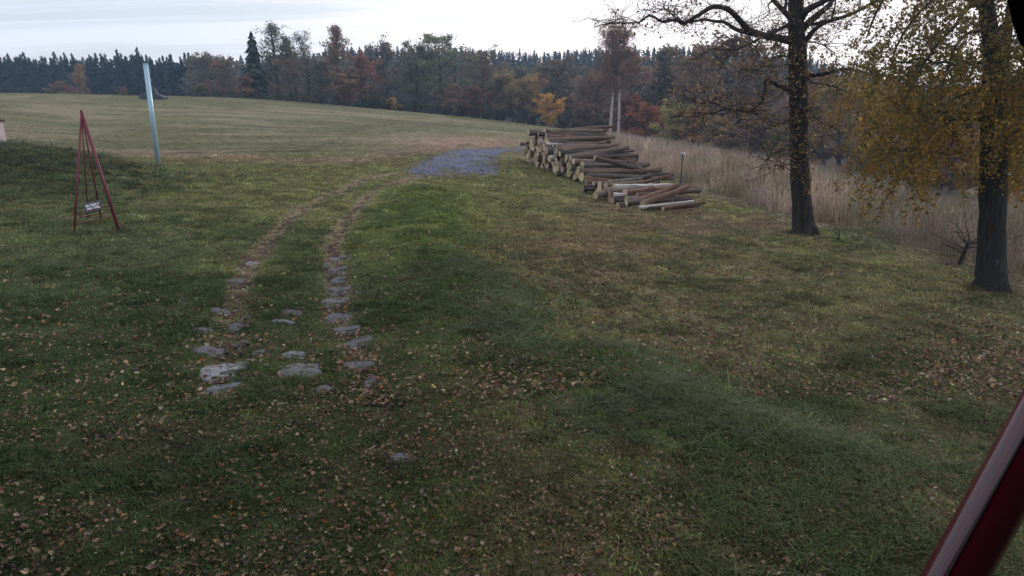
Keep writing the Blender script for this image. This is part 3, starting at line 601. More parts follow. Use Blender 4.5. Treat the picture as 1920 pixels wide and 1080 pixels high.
belt = [
 ('tall0', 138, 168, 122, .8, (.19, .10, .045), 'orange-brown larch before the dark spruces at far left'),
 ('bush0', 112, 150, 152, 1.0, (.15, .085, .045), 'low rusty bush left of the larch at the field crest'),
 ('bush1', 232, 150, 163, .9, (.13, .075, .05), 'small reddish bush against the spruces left of the blue pole'),
 ('round0', 395, 150, 112, 1.0, GREY, 'grey-green rounded tree right after the spruce wall ends'),
 ('round1', 425, 146, 118, 1.0, BRN, 'grey-brown rounded tree left of the tall spruce'),
 ('bush0', 385, 140, 150, 1.0, (.14, .075, .05), 'rusty low tree at the left end of the tree belt'),
 ('spruce', 470, 128, 56, 1.0, (.032, .045, .030), 'tall dark spruce standing above the left tree belt'),
 ('bush1', 458, 124, 140, .9, (.13, .07, .045), 'brown bush at the foot of the tall spruce'),
 ('sparse0', 512, 130, 48, 1.1, GREY, 'tall thin-leaved grey tree just right of the tall spruce'),
 ('tall1', 548, 132, 74, 1.0, (.08, .085, .05), 'dark olive tree between the thin grey ones'),
 ('sparse1', 572, 128, 64, 1.0, (.12, .11, .085), 'pale-trunked thin grey tree with airy top'),
 ('round2', 540, 124, 118, 1.0, BRN, 'brown tree under the thin grey ones'),
 ('round1', 595, 128, 120, .9, GREY, 'dull grey tree left of the reddish birch'),
 ('tall0', 622, 126, 54, .85, (.16, .10, .07), 'tall reddish birch poking above the skyline'),
 ('bush0', 650, 124, 128, 1.0, RUS, 'rust-brown tree at the foot of the reddish birch'),
 ('round0', 682, 126, 110, .8, RED, 'red-leaved tree in the left half of the belt'),
 ('round2', 722, 132, 92, 1.0, GREY, 'grey leafless tree right of the red-leaved tree'),
 ('bush1', 738, 126, 182, 1.2, GOL, 'small golden bush at the field edge'),
 ('bush0', 700, 124, 176, 1.2, (.05, .06, .03), 'dark green low bush at the field edge'),
 ('round1', 775, 136, 96, 1.0, (.095, .095, .06), 'grey-olive tree left of the spreading oak'),
 ('oak0', 827, 134, 80, 1.15, (.11, .115, .055), 'spreading olive oak with a dark bare trunk'),
 ('bush0', 850, 130, 158, .8, RUS, 'rusty young tree under the oak'),
 ('bush1', 884, 132, 162, 1.0, (.15, .07, .045), 'reddish-brown rounded bush right of the oak'),
 ('round2', 905, 142, 108, 1.0, BRN, 'brown tree behind the reddish-brown bush'),
 ('round0', 930, 136, 150, 1.0, BRN, 'dull brown tree left of the olive-orange ones'),
 ('round0', 962, 134, 144, 1.1, (.17, .125, .05), 'rounded olive-orange tree in mid belt'),
 ('round1', 1004, 134, 148, .95, (.19, .12, .045), 'tawny tree with a dark trunk beside the yellow one'),
 ('bush0', 1031, 130, 176, .95, YEL, 'bright yellow-orange small tree in mid belt'),
 ('round1', 1052, 142, 122, 1.15, (.105, .078, .055), 'broad grey-brown domed tree behind the yellow one'),
 ('tall1', 1085, 134, 138, 1.0, BRN, 'brown tree with visible trunk right of the yellow one'),
 ('round0', 1118, 132, 146, 1.0, RUS, 'russet tree left of the twin birches'),
 ('bush1', 1100, 126, 190, 1.1, (.13, .07, .05), 'low red-brown scrub behind the log pile'),
 ('round2', 1190, 118, 120, 1.0, PNK, 'pinkish-brown drooping tree right of the twin birches'),
 ('bush0', 1180, 112, 178, 1.1, RED, 'reddish bush behind the twin birches'),
 ('bush1', 1213, 108, 196, 1.0, (.26, .095, .03), 'orange-red bush right of the twin birches'),
 ('tall0', 1234, 118, 92, 1.2, (.085, .082, .06), 'big dark tree with a thick trunk, right of the twin birches'),
 ('bush0', 1272, 98, 186, .9, (.20, .17, .05), 'olive-yellow bush above the reed grass'),
 ('bush1', 1312, 96, 204, 1.0, (.21, .11, .04), 'orange-brown bush above the white-topped post'),
 ('round1', 1300, 118, 112, 1.1, RUS, 'russet tree high behind the orange-brown bush'),
 ('round0', 1372, 100, 92, 1.1, (.12, .078, .055), 'large brown tree with thick grey trunk, left of the near oak'),
 ('bush0', 1350, 90, 220, 1.1, (.17, .10, .045), 'tawny undergrowth below the large brown tree'),
 ('bush1', 1410, 88, 226, 1.1, (.12, .07, .05), 'dark russet undergrowth left of the near oak'),
 ('round2', 1440, 104, 130, 1.1, BRN, 'brown thin tree behind the near oak'),
 ('bush0', 1462, 86, 236, 1.1, (.13, .11, .045), 'olive scrub behind the near oak trunk'),
 ('round0', 1548, 92, 158, 1.0, (.16, .08, .055), 'red-brown tree just right of the near oak'),
 ('bush1', 1530, 82, 240, 1.2, BRN, 'brown scrub right of the near oak'),
 ('round1', 1592, 84, 164, .9, (.19, .135, .045), 'golden-olive tree between the two near trees'),
 ('bush0', 1640, 74, 240, 1.2, (.17, .10, .05), 'tawny scrub left of the weeping birch'),
 ('round0', 1668, 80, 180, 1.1, (.20, .12, .035), 'orange-olive tree behind the weeping birch foliage'),
 ('round1', 1730, 74, 200, 1.1, (.15, .11, .04), 'olive-brown tree behind the weeping birch branches'),
 ('bush1', 1780, 66, 250, 1.3, (.23, .12, .03), 'orange scrub left of the weeping birch trunk'),
 ('round2', 1815, 74, 180, 1.1, (.17, .11, .04), 'brown-orange tree behind the weeping birch trunk'),
 ('round0', 1905, 64, 170, 1.0, (.25, .13, .025), 'orange tree at the right edge of the view'),
 ('bush0', 1890, 58, 330, 1.2, (.27, .14, .02), 'low orange-yellow scrub at the right edge'),
 ('round1', 1985, 66, 150, 1.1, (.20, .12, .03), 'orange-brown tree just past the right edge'),
]
for key, px, Y, top, wd, c, lab in belt:
    nm = 'spruce' if key == 'spruce' else ('larch' if 'larch' in lab else ('birch' if 'birch poking' in lab else ('bush' if key.startswith('bush') else 'tree')))
    tree_px(key, px, Y, top, wd * (1.25 if key != 'spruce' else 1.2), c, lab, nm, 'tree' if nm != 'bush' else 'bush')
# wood behind the belt: grey-brown trees on the lower hill
rb = random.Random(5)
for i in range(90):
    px = 370 + i * 15 + rb.uniform(-8, 8); Y = rb.uniform(150, 205) - max(0, px - 1150) * .05; top = rb.uniform(112, 160) + max(0, min(px, 1320) - 850) * .075 + max(0, px - 1250) * .05
    c = rb.choice([GREY, (.10, .082, .062), (.085, .080, .058), (.10, .078, .055), (.075, .075, .050)])
    tree_px(rb.choice(['round0', 'round1', 'round2', 'tall0', 'tall1']), px, Y, top, rb.uniform(1.2, 1.6), c, 'grey-brown tree of the mixed wood filling the slope behind the front row', 'tree', 'tree', 'grey-brown trees of the wood behind the front row')
rb = random.Random(8)
for i in range(30):
    px = 380 + i * 27 + rb.uniform(-8, 8); Yb = np.interp(px, [370, 500, 700, 900, 1100, 1160], [126, 122, 127, 134, 136, 124]) - 2
    tree_px(rb.choice(['bush0', 'bush1']), px, float(Yb), float(np.interp(px, [370, 500, 700, 900, 1100, 1200], [166, 172, 186, 203, 224, 240])) + rb.uniform(-8, 6), rb.uniform(1.3, 2.0), rb.choice([(.07, .06, .035), (.045, .055, .028), (.09, .055, .04), (.08, .075, .055)]), 'low dark scrub along the foot of the tree belt at the field edge', 'bush', 'bush', 'low scrub along the field edge')
# spruces: left wall, hill skyline
rb = random.Random(3)
def skyline(px): return np.interp(px, [0, 100, 250, 430, 560, 640, 820, 900, 960, 1000, 1060, 1140, 1280, 1400, 1500, 1620, 1760, 1920], [104, 106, 99, 108, 100, 86, 84, 88, 92, 98, 90, 88, 86, 88, 100, 128, 140, 150])
for i in range(118):
    row = i % 2; px = -70 + i * 4.15 + rb.uniform(-2, 2); Y = 196 + row * 8 + rb.uniform(-3, 3); top = skyline(px) + rb.gauss(0, 6) + row * 2
    pt = P(px, top, Y); z = float(G(pt[0], Y)); put_tree(SPR[rb.randrange(5)], pt[0], Y, pt[2] - z, rb.uniform(.8, 1.05), (.010, .020, .028), 'dark blue-green spruce in the dense spruce wall beyond the field at left', 'spruce', 'spruces of the dark wall at left', 'spruce')
for i in range(170):
    px = 440 + i * 7.4 + rb.uniform(-5, 5); Y = 300 - max(0, px - 1100) * .07 + rb.uniform(-12, 12); top = skyline(px) + rb.gauss(0, 2.8)
    pt = P(px, top, Y); z = float(G(pt[0], Y)); H = max(12, pt[2] - z); put_tree(SPR[rb.randrange(5)], pt[0], Y, H, rb.uniform(.65, 1.15), (.014, .024, .028), 'dark spruce on the crest of the far wooded hill', 'spruce', 'spruces on the far hill crest', 'spruce')
# the rest of the spruce forest: one mass
def forest_mass():
    Vs = []; Fs = []; off = 0
    src = []
    for w_, c_ in SPRM:
        v = np.empty(len(c_.vertices) * 3, np.float32); c_.vertices.foreach_get('co', v); f = np.empty(len(c_.polygons) * 3, np.int32); c_.polygons.foreach_get('vertices', f); src.append((v.reshape(-1, 3), f.reshape(-1, 3)))
    r = random.Random(12)
    for i in range(1260):
        if i >= 900: px = 440 + (i - 900) * 4.4 + r.uniform(-3, 3); Y = 306 - max(0, px - 1100) * .07; top = skyline(px) + r.uniform(2, 7)
        elif i < 110: px = r.uniform(-80, 440); Y = r.uniform(212, 240); top = skyline(px) + 12
        else: px = r.uniform(440, 2050); Y = r.uniform(205, 292) - max(0, px - 1100) * .05; top = skyline(px) + (300 - Y) * .60 + r.uniform(0, 12)
        pt = P(px, top, Y); z = float(G(pt[0], Y)); H = max(9, pt[2] - z); v, f = src[r.randrange(4)]; a = r.uniform(0, 6.28); c, s = math.cos(a), math.sin(a)
        q = v * np.array([H, H, H]) * np.array([1.1, 1.1, 1]); q = np.stack([q[:, 0] * c - q[:, 1] * s, q[:, 0] * s + q[:, 1] * c, q[:, 2]], 1) + np.array([pt[0], Y, z]); Vs.append(q); Fs.append(f + off); off += len(v)
    o = obj('spruce_forest', mesh_np('spruce_forest', np.concatenate(Vs), np.concatenate(Fs), [M_needle])); o.color = (.020, .035, .034, 1)
    tag(o, 'dark spruce forest covering the far hill behind the mixed trees', 'forest', kind='stuff')
forest_mass()

# twin white birches behind the log pile
def birch_pair():
    for dx, lab, lean, sd_, top in ((-7.5, 'left stem of the two white-trunked birches behind the log pile', -.02, 3, 60), (7.5, 'right stem of the two white-trunked birches behind the log pile', .03, 5, 52)):
        b = W(1144, 262); b = P(1152 + dx, 262, b[1] - .2 * dx / 7.5); b[2] = float(G(b[0], b[1])); H = P(1152 + dx, top, b[1])[2] - b[2]; r = random.Random(sd_); nr = np.random.default_rng(sd_)
        e = empty('birch', b); m = MB(); tr = bend((0, 0, -.1), (lean, 0, 1), H * .98, 12, 0, .018, r); m.tube(tr, [.27 * (1 - i / 12.6) + .02 for i in range(13)], 8)
        obj('trunk', m.mesh('birch_trunk', [M_wbark], True), e); m = MB(); LP = []
        for q in range(46):
            t = .44 + .55 * q / 46; f = t * 12; i = int(min(f, 11)); p = tr[i] + (tr[i + 1] - tr[i]) * (f - i); az = r.uniform(0, 6.28); ln = H * .27 * (1.15 - t * .5) * r.uniform(.6, 1.2)
            br_ = bend(p, (math.cos(az), math.sin(az), 1.1), ln, 6, -.06, .1, r); m.tube(br_, [.05 * (1 - t) + .02 - .003 * k for k in range(6)] + [.006], 4, False)
            for s in range(9):
                hp = br_[r.randint(2, 6)]; st = bend(hp, (r.gauss(0, .7), r.gauss(0, .7), .2), r.uniform(.6, 1.8), 5, -.45, .12, r); m.tube(st, [.012, .010, .008, .006, .005, .004], 3, False); LP += list(st[1:])
        obj('branches', m.mesh('birch_branches', [M_twig]), e); V, F = leaf_faces(np.array(LP)[nr.integers(0, len(LP), 13000)], .09, nr, 1, .2); c = obj('crown', mesh_np('birch_crown', V, F, [M_crown]), e); c.color = (.24, .15, .105, 1)
        tag(e, lab, 'birch', 'twin birches behind the log pile')
birch_pair()

# ---- near trees ----
def smooth_line(pts, n=3):
    pts = np.array(pts, float); out = [pts[0]]
    for i in range(len(pts) - 1):
        p0 = pts[max(i - 1, 0)]; p1 = pts[i]; p2 = pts[i + 1]; p3 = pts[min(i + 2, len(pts) - 1)]
        for k in range(1, n + 1):
            t = k / n; out.append(.5 * ((2 * p1) + (-p0 + p2) * t + (2 * p0 - 5 * p1 + 4 * p2 - p3) * t * t + (-p0 + 3 * p1 - 3 * p2 + p3) * t ** 3))
    return np.array(out)
def limb(m, pxs, Y0, r0, r1, ytilt, n=7, jit=.06):
    """limb measured from the photo, leaning ytilt metres nearer or further along its run"""
    k = len(pxs); pts = [P(a, b, Y0 + ytilt * (i / (k - 1))) for i, (a, b) in enumerate(pxs)]; L_ = smooth_line(pts, 3); nn = len(L_)
    m.tube(L_, [r0 + (r1 - r0) * (i / (nn - 1)) ** .8 for i in range(nn)], n, False, jit); return L_
def colored_leaves(name, pts, size, pal, seed, parent, jitter, dirdown=False):
    nr = np.random.default_rng(seed); n = len(pts); V, F = leaf_faces(np.array(pts), size, nr, 1.0, jitter); me = mesh_np(name, V, F, [M_tleaf])
    ci = nr.integers(0, len(pal), n); c = np.array(pal)[ci] * np.exp(nr.normal(0, .25, (n, 1))); c4 = np.ones((n, 4, 4), np.float32); c4[:, :, :3] = c[:, None, :]
    at = me.color_attributes.new('lcol', 'FLOAT_COLOR', 'POINT'); at.data.foreach_set('color', c4.ravel()); return obj(name, me, parent)
def near_oak():
    b = W(1507, 441); Y = b[1]; e = empty('oak_tree', (0, 0, 0)); r = random.Random(4); 
    m = MB(); tp = [(1507, 449), (1507, 438), (1506, 415), (1503, 380), (1500, 330), (1498, 250), (1497, 180), (1495, 100), (1493, 40), (1492, -60), (1490, -180), (1494, -300), (1500, -420)]
    tr = smooth_line([P(a, c, Y) for a, c in tp], 3); rad = np.interp(np.arange(len(tr)) / 3, range(13), [.48, .42, .36, .335, .315, .305, .30, .285, .25, .21, .16, .10, .04]); m.tube(tr, rad, 18, True, .07)
    for a in (0.4, 1.9, 3.3, 4.6, 5.6):   # root flare
        d = np.array([math.cos(a), math.sin(a), 0]); base = np.array([b[0], b[1], b[2]]); m.tube([base + d * .15 + (0, 0, .45), base + d * .38 + (0, 0, .14), base + d * .6 + (0, 0, -.08)], [.16, .13, .05], 7)
    obj('trunk', m.mesh('oak_trunk', [M_bark], True), e)
    LIM = [([(1485, 78), (1460, 72), (1432, 67), (1404, 56), (1385, 36), (1364, 17), (1336, 13), (1310, 28), (1291, 39), (1280, 44), (1266, 37), (1243, 41), (1218, 29), (1198, 42), (1166, 43), (1136, 45), (1114, 51)], .13, .012, -1.5),
           ([(1440, 69), (1410, 64), (1381, 56), (1359, 42), (1340, 40), (1319, 37), (1294, 42)], .085, .03, -1.0), ([(1284, 43), (1257, 25), (1252, 17), (1230, 17), (1200, 19)], .03, .008, .6), ([(1280, 42), (1262, 22), (1246, 19), (1243, -10)], .022, .008, .4), ([(1198, 42), (1170, 36), (1140, 38), (1110, 38)], .012, .005, .3),
           ([(1484, 42), (1471, 50), (1450, 61), (1429, 70), (1405, 82), (1381, 93), (1355, 93), (1330, 93), (1308, 112)], .07, .012, -2.0), ([(1358, 93), (1365, 108), (1352, 122)], .015, .005, .3),
           ([(1494, 50), (1482, 34), (1471, 22), (1450, 0), (1425, -30), (1390, -70), (1350, -100)], .12, .03, 1.5), ([(1470, 22), (1474, 0), (1470, -40)], .07, .03, 1.0), ([(1450, 0), (1440, 10), (1442, 25), (1412, 46)], .035, .008, .5),
           ([(1497, 42), (1510, 22), (1527, 11), (1550, 0), (1590, -25), (1640, -70)], .15, .04, -1.5), ([(1497, 70), (1510, 48), (1533, 28), (1550, 14), (1561, 0), (1578, -40), (1600, -100)], .14, .05, 1.2),
           ([(1500, 92), (1513, 73), (1527, 56), (1550, 41), (1595, 27), (1640, 3), (1690, -22)], .10, .035, -.8), ([(1505, 46), (1528, 45), (1550, 42)], .06, .05, -.2), ([(1559, 35), (1565, 15), (1568, -5), (1580, -30)], .035, .02, .4),
           ([(1502, 76), (1520, 78), (1539, 83), (1555, 92), (1561, 104)], .03, .008, -.6), ([(1500, 140), (1525, 141), (1550, 138), (1578, 129), (1606, 132), (1645, 142), (1690, 136)], .075, .02, -2.2), ([(1505, 138), (1513, 143), (1522, 155), (1550, 159), (1570, 165), (1589, 173), (1606, 186)], .035, .008, -1.2),
           ([(1502, 196), (1518, 203), (1522, 210), (1533, 225), (1555, 236), (1567, 242), (1589, 257)], .028, .008, -1.6),
           ([(1492, 180), (1478, 169), (1458, 160), (1437, 149), (1434, 165), (1431, 186), (1418, 201), (1401, 211), (1380, 206), (1360, 203), (1338, 192), (1313, 195), (1285, 180)], .075, .012, -2.2), ([(1360, 204), (1340, 211), (1325, 213), (1308, 218), (1285, 219), (1259, 219)], .03, .008, -.6), ([(1400, 211), (1388, 224), (1373, 239)], .03, .008, -.4), ([(1338, 192), (1322, 178), (1319, 160)], .014, .006, .2),
           ([(1488, 108), (1470, 105), (1455, 106), (1440, 114), (1423, 129), (1408, 131), (1386, 131)], .04, .008, -1.4), ([(1458, 106), (1450, 90), (1456, 72)], .018, .01, .2), ([(1490, 268), (1475, 273), (1462, 283), (1448, 288), (1437, 300), (1420, 325)], .024, .007, -2.0), ([(1458, 285), (1462, 300), (1470, 312)], .012, .005, -.3), ([(1440, 297), (1452, 310), (1446, 325)], .01, .005, -.3), ([(1484, 226), (1465, 232), (1440, 240), (1428, 252)], .016, .006, -1.0)]
    hosts = []; LP = []
    for pts, r0, r1, ty in LIM:
        m = MB(); L_ = limb(m, pts, Y, r0, r1, ty); m2 = m
        # side twigs, forked and crooked
        cnt = int(len(L_) * (1.5 if r0 > .05 else 1.1))
        for q in range(cnt):
            i = r.randint(2, len(L_) - 1); ln = r.uniform(.3, 1.6); az = r.uniform(0, 6.28); tw = bend(L_[i], (math.cos(az), math.sin(az) * .8, r.uniform(-.5, .8)), ln, 6, .0, .28, r); m2.tube(tw, [.013, .011, .009, .007, .005, .004, .003], 4, False)
            for s in range(4):
                j = r.randint(1, 6); t2 = bend(tw[j], (r.gauss(0, 1), r.gauss(0, 1), r.gauss(0, .8)), ln * r.uniform(.25, .6), 4, -.02, .3, r); m2.tube(t2, [.006, .005, .004, .003, .002], 3, False); LP += [p for p in t2[1:]]
        obj('branch', m2.mesh('oak_branch', [M_bark], True), e)
    LP = np.array(LP); nr = np.random.default_rng(3); px, py = proj(LP[:, 0], LP[:, 1], LP[:, 2]); wgt = .25 + .75 * ss(40, 110, py) ; LP = LP[nr.random(len(LP)) < wgt]; LP = LP[nr.integers(0, len(LP), 4600)]
    colored_leaves('crown', LP, .046, [(.25, .155, .085), (.19, .115, .07), (.31, .225, .11), (.14, .10, .065), (.26, .19, .10)], 5, e, .07)
    # leafy shoots growing out of the trunk
    m = MB(); SP = []
    for q in range(130):
        py = r.uniform(95, 372) if q < 115 else r.uniform(0, 95); a = r.uniform(0, 6.28); c = P(1499, py, Y); rr = .29; p = c + np.array([math.cos(a) * rr, -abs(math.sin(a)) * rr, 0]); s = bend(p, (math.cos(a) * .8, -abs(math.sin(a)) * .6, .5), r.uniform(.15, .5 if py > 140 else .3), 4, -.1, .3, r); m.tube(s, [.008, .006, .005, .004, .003], 3, False); SP += list(s[1:])
    obj('shoots', m.mesh('oak_shoots', [M_twig]), e); SP = np.array(SP); SP = SP[nr.integers(0, len(SP), 720)]
    colored_leaves('shoot_leaves', SP, .045, [(.33, .24, .07), (.25, .19, .08), (.30, .16, .06), (.18, .15, .06)], 6, e, .06)
    tag(e, 'big rough-barked oak with spreading crooked limbs and few leaves, right of the logs', 'tree')
near_oak()
def near_birch():
    b = W(1857, 548); Y = b[1]; e = empty('weeping_birch', (0, 0, 0)); r = random.Random(14); nr = np.random.default_rng(14); m = MB()
    tp = [(1857, 562), (1857, 546), (1858, 520), (1859, 480), (1861, 400), (1863, 300), (1864, 220), (1865, 170), (1862, 110), (1855, 50), (1848, 0), (1845, -100), (1845, -250), (1848, -420), (1850, -600)]
    tr = smooth_line([P(a, c, Y) for a, c in tp], 3); rad = np.interp(np.arange(len(tr)) / 3, range(15), [.46, .385, .33, .30, .275, .27, .262, .25, .20, .165, .15, .13, .10, .07, .03]); m.tube(tr, rad, 18, True, .07)
    for a in (0.2, 1.5, 2.8, 3.9, 5.1):
        d = np.array([math.cos(a), math.sin(a), 0]); base = np.array([b[0], b[1], b[2]]); m.tube([base + d * .14 + (0, 0, .42), base + d * .34 + (0, 0, .14), base + d * .52 + (0, 0, -.08)], [.15, .12, .05], 7)
    m.tube(limbp := smooth_line([P(a, c, Y + .4 * i) for i, (a, c) in enumerate([(1868, 175), (1880, 120), (1890, 50), (1900, -40), (1915, -200)])], 3), [.15 - .009 * i for i in range(len(limbp))], 10, False, .05)
    obj('trunk', m.mesh('birch_trunk_near', [M_bark2], True), e)
    LIM = [([(1850, 120), (1825, 117), (1798, 122), (1770, 116), (1756, 119), (1725, 108), (1700, 118), (1670, 112)], .045, .01, -1.2), ([(1846, 226), (1826, 222), (1798, 222), (1770, 233), (1750, 250), (1738, 268), (1725, 280), (1708, 278), (1692, 284), (1672, 280)], .05, .01, -1.5),
           ([(1850, 165), (1815, 175), (1786, 186), (1764, 197), (1745, 196), (1730, 188), (1712, 172), (1700, 155), (1690, 150)], .03, .008, -1.4), ([(1786, 230), (1787, 248), (1787, 261), (1775, 286), (1750, 287), (1725, 283)], .018, .006, -.5), ([(1786, 186), (1780, 205), (1770, 212), (1735, 210)], .014, .005, -.3),
           ([(1735, 270), (1712, 300), (1700, 315)], .012, .005, -.3), ([(1878, 150), (1895, 165), (1920, 180), (1950, 186)], .05, .015, -.8), ([(1872, 250), (1895, 262), (1930, 280), (1960, 310)], .03, .01, -.8),
           ([(1850, -60), (1800, -90), (1740, -80), (1690, -40), (1650, 10), (1625, 70)], .09, .012, -2.0), ([(1848, 20), (1800, -10), (1750, 0), (1710, 40), (1680, 90), (1668, 140)], .07, .012, 1.2), ([(1850, -10), (1810, 20), (1790, 50), (1760, 80), (1720, 140), (1695, 190)], .06, .01, -2.6),
           ([(1848, -140), (1780, -190), (1700, -170), (1650, -110), (1620, -40), (1612, 20)], .08, .01, 1.5), ([(1848, -20), (1790, -60), (1770, -20), (1740, 30)], .05, .01, 2.8), ([(1855, 60), (1820, 60), (1790, 90), (1770, 150), (1760, 210)], .05, .01, -2.2),
           ([(1870, 60), (1900, 30), (1940, 50), (1975, 110)], .05, .01, -1.2), ([(1868, -60), (1910, -90), (1950, -40), (1980, 40)], .06, .01, 1.6), ([(1878, 120), (1910, 110), (1950, 170), (1975, 250)], .04, .01, 1.2)]
    LL = []
    for pts, r0, r1, ty in LIM:
        m = MB(); L_ = limb(m, pts, Y, r0, r1, ty); LL.append((L_, r0))
        for q in range(int(len(L_) * .9)):
            i = r.randint(3, len(L_) - 1); tw = bend(L_[i], (r.gauss(-.3, 1), r.gauss(0, 1), r.uniform(-.6, .4)), r.uniform(.25, .8), 5, -.08, .25, r); m.tube(tw, [.010, .008, .006, .005, .004, .003], 3, False)
        obj('branch', m.mesh('birch_branch_near', [M_bark2], True), e)
    # hanging leafy strands
    m = MB(); LP = []; kinds = []
    def strand(p, ln, den):
        s = bend(p, (r.gauss(-.2, .8), r.gauss(0, .7), r.uniform(-.5, .3)), ln, 9, -.24, .14, r); m.tube(s, [.006 - .0005 * k for k in range(10)], 3, False)
        n = int(ln * den); idx = nr.random(n) * 8.99; i = idx.astype(int); f = (idx - i)[:, None]; q = s[i] * (1 - f) + s[i + 1] * f; LP.append(q)
    low = lambda px: np.interp(px, [1590, 1620, 1650, 1700, 1745, 1790, 1840, 1900, 1990], [60, 300, 395, 440, 455, 370, 330, 380, 400])
    cnt = 0; tries = 0
    while cnt < 780 and tries < 12000:
        tries += 1
        px = r.choice([r.uniform(1608, 1845), r.uniform(1625, 1845), r.uniform(1878, 1990), r.uniform(1878, 1990)]); top = r.uniform(-160, 330); lo = low(px); 
        yy = Y + r.uniform(-2.6, 3.2); length = r.uniform(.7, 2.2); ppm = FPX / yy; end = top + length * ppm * .9
        if end > lo + 5 or top > lo - 25: continue
        # airy window in the upper crown where the sky shows
        if top < 90 and end < 170 and 1640 < px < 1760 and r.random() < .62: continue
        if top < 60 and px < 1700 and r.random() < .45: continue
        if px > 1870 and px < 1915 and top < 80 and r.random() < .8: continue
        strand(P(px, top, yy), length, 36 if top < 100 else 58); cnt += 1
    for _ in range(130):   # strands on the branches themselves
        L_, r0 = LL[r.randrange(len(LL))]; p = L_[r.randint(4, len(L_) - 1)]; strand(p, r.uniform(.4, 1.0), 40)
    obj('hanging_twigs', m.mesh('hanging_twigs', [M_twig]), e); LP = np.concatenate(LP); print('birch leaves', len(LP))
    px, py = proj(LP[:, 0], LP[:, 1], LP[:, 2]); hi = py < 150 + 60 * (fbm(LP[:, 0] * 2, LP[:, 2] * 2, 2, 1) - .5)
    colored_leaves('crown', LP[hi], .036, [(.14, .125, .036), (.17, .14, .036), (.11, .09, .033), (.18, .12, .04)], 21, e, .05)  # upper leaves coloured darker to imitate backlight
    colored_leaves('low_foliage', LP[~hi], .036, [(.30, .18, .038), (.22, .17, .042), (.35, .20, .032), (.17, .145, .045), (.23, .13, .036), (.13, .10, .042)], 22, e, .05)['label'] = 'orange-ochre hanging lower foliage'
    SP = []
    for q in range(260):
        py = r.uniform(60, 360); a = r.uniform(0, 6.28); c = P(1862, py, Y); SP.append(c + np.array([math.cos(a) * .3, -abs(math.sin(a)) * .3, 0]))
    colored_leaves('trunk_leaves', SP, .035, [(.20, .13, .04), (.14, .10, .04)], 23, e, .04)
    tag(e, 'dark-trunked weeping birch with hanging yellow-orange leaves at the right side', 'tree')
near_birch()
# small bare shrub in the reeds, fallen branch, bank weeds
def bare_shrub():
    b = W(1797, 500); e = empty('bare_shrub', b); r = random.Random(2); m = MB(); tr = bend((0, 0, -.05), (.05, 0, 1), .75, 5, 0, .06, r); m.tube(tr, [.07, .065, .06, .055, .05, .045], 7); m2 = MB()
    for q in range(13):
        az = r.uniform(0, 6.28); br_ = bend(tr[r.randint(3, 5)], (math.cos(az) * 1.1, math.sin(az), r.uniform(.3, 1.2)), r.uniform(.8, 1.5), 7, .0, .17, r); m2.tube(br_, [.026, .022, .018, .014, .011, .008, .006, .004], 4, False)
        for s in range(9): t2 = bend(br_[r.randint(2, 7)], (r.gauss(0, 1), r.gauss(0, 1), r.gauss(.5, .6)), r.uniform(.25, .6), 4, 0, .2, r); m2.tube(t2, [.008, .006, .005, .004, .003], 3, False)
    obj('trunk', m.mesh('shrub_trunk', [M_bark]), e); obj('crown', m2.mesh('shrub_branches', [M_twig]), e); tag(e, 'small leafless grey shrub in the tall grass left of the weeping birch trunk', 'shrub')
bare_shrub()
def fallen():
    m = MB(); pts = [W(1525, 452), W(1545, 449), W(1560, 449), W(1572, 452), W(1580, 457)]; pts = [p + np.array((0, 0, .06)) for p in pts]; m.tube(smooth_line(pts), .026, 5); q = pts[3]; m.tube([q, q + (0.0, 0, .18), q + (-.03, 0, .36)], [.024, .018, .012], 5)
    m.tube([pts[1], pts[1] + (-.2, -.2, .02), pts[1] + (-.5, -.35, -.02)], [.02, .015, .008], 5)
    tag(obj('fallen_branch', m.mesh('fallen_branch', [M_bark])), 'dark forked fallen branch on the grass right of the oak trunk', 'branch')
fallen()
x, y = sample_px(1500, 1560, 1680, 432, 472); z = G(x, y); s = .5 + .5 * rng.random(len(x))
k = rng.random(len(x)) < .5; x, y, z, s = x[k], y[k], z[k], s[k]; scatter('green_weeds', np.stack([x, y, z], 1), rotz(len(x), .3), np.stack([s * 1.4, s * 1.4, s * .8], 1), tint(np.array([.055, .085, .035]), len(x), .3), lush, 'dark green weeds at the edge of the tall grass right of the oak', 'weeds', 5)

# ------------------------------------------------------------------ log piles
def log_mesh(seed):
    r = random.Random(seed); m = MB(); n = 12; segs = 7; an = np.arange(n) * 2 * np.pi / n; prof = 1 + .07 * np.array([r.gauss(0, 1) for _ in range(n)]); cyy = czz = 0
    for i in range(segs + 1):
        t = i / segs; cyy += r.gauss(0, .13); czz += r.gauss(0, .11); tp_ = 1.10 - .26 * t + (.12 * (1 - t * 8) if t < .125 else 0)
        for j in range(n): q = prof[j] * tp_ * (1 + r.gauss(0, .045)); m.v.append((t, q * math.cos(an[j]) + cyy * (t > 0), q * math.sin(an[j]) + czz * (t > 0)))
    for i in range(segs):
        for j in range(n): a = i * n + j; b_ = i * n + (j + 1) % n; m.f.append((a, a + n, b_ + n, b_)); m.m.append(0)
    body = m.mesh('log', [M_log], True)
    def capm(i, sx_):
        c = MB(); ring = [m.v[i * n + j] for j in range(n)]; cy = sum(v[1] for v in ring) / n; cz = sum(v[2] for v in ring) / n
        c.v = [(v[0] + sx_ * .0005, v[1], v[2]) for v in ring] + [(ring[0][0] + sx_ * .003, cy, cz)]; c.f = [((j + 1) % n, j, n) if sx_ < 0 else (j, (j + 1) % n, n) for j in range(n)]; c.m = [0] * n; return c.mesh('cut_face', [M_cut])
    return body, capm(0, -1), capm(segs, 1)
LOGS = [log_mesh(200 + s) for s in range(7)]
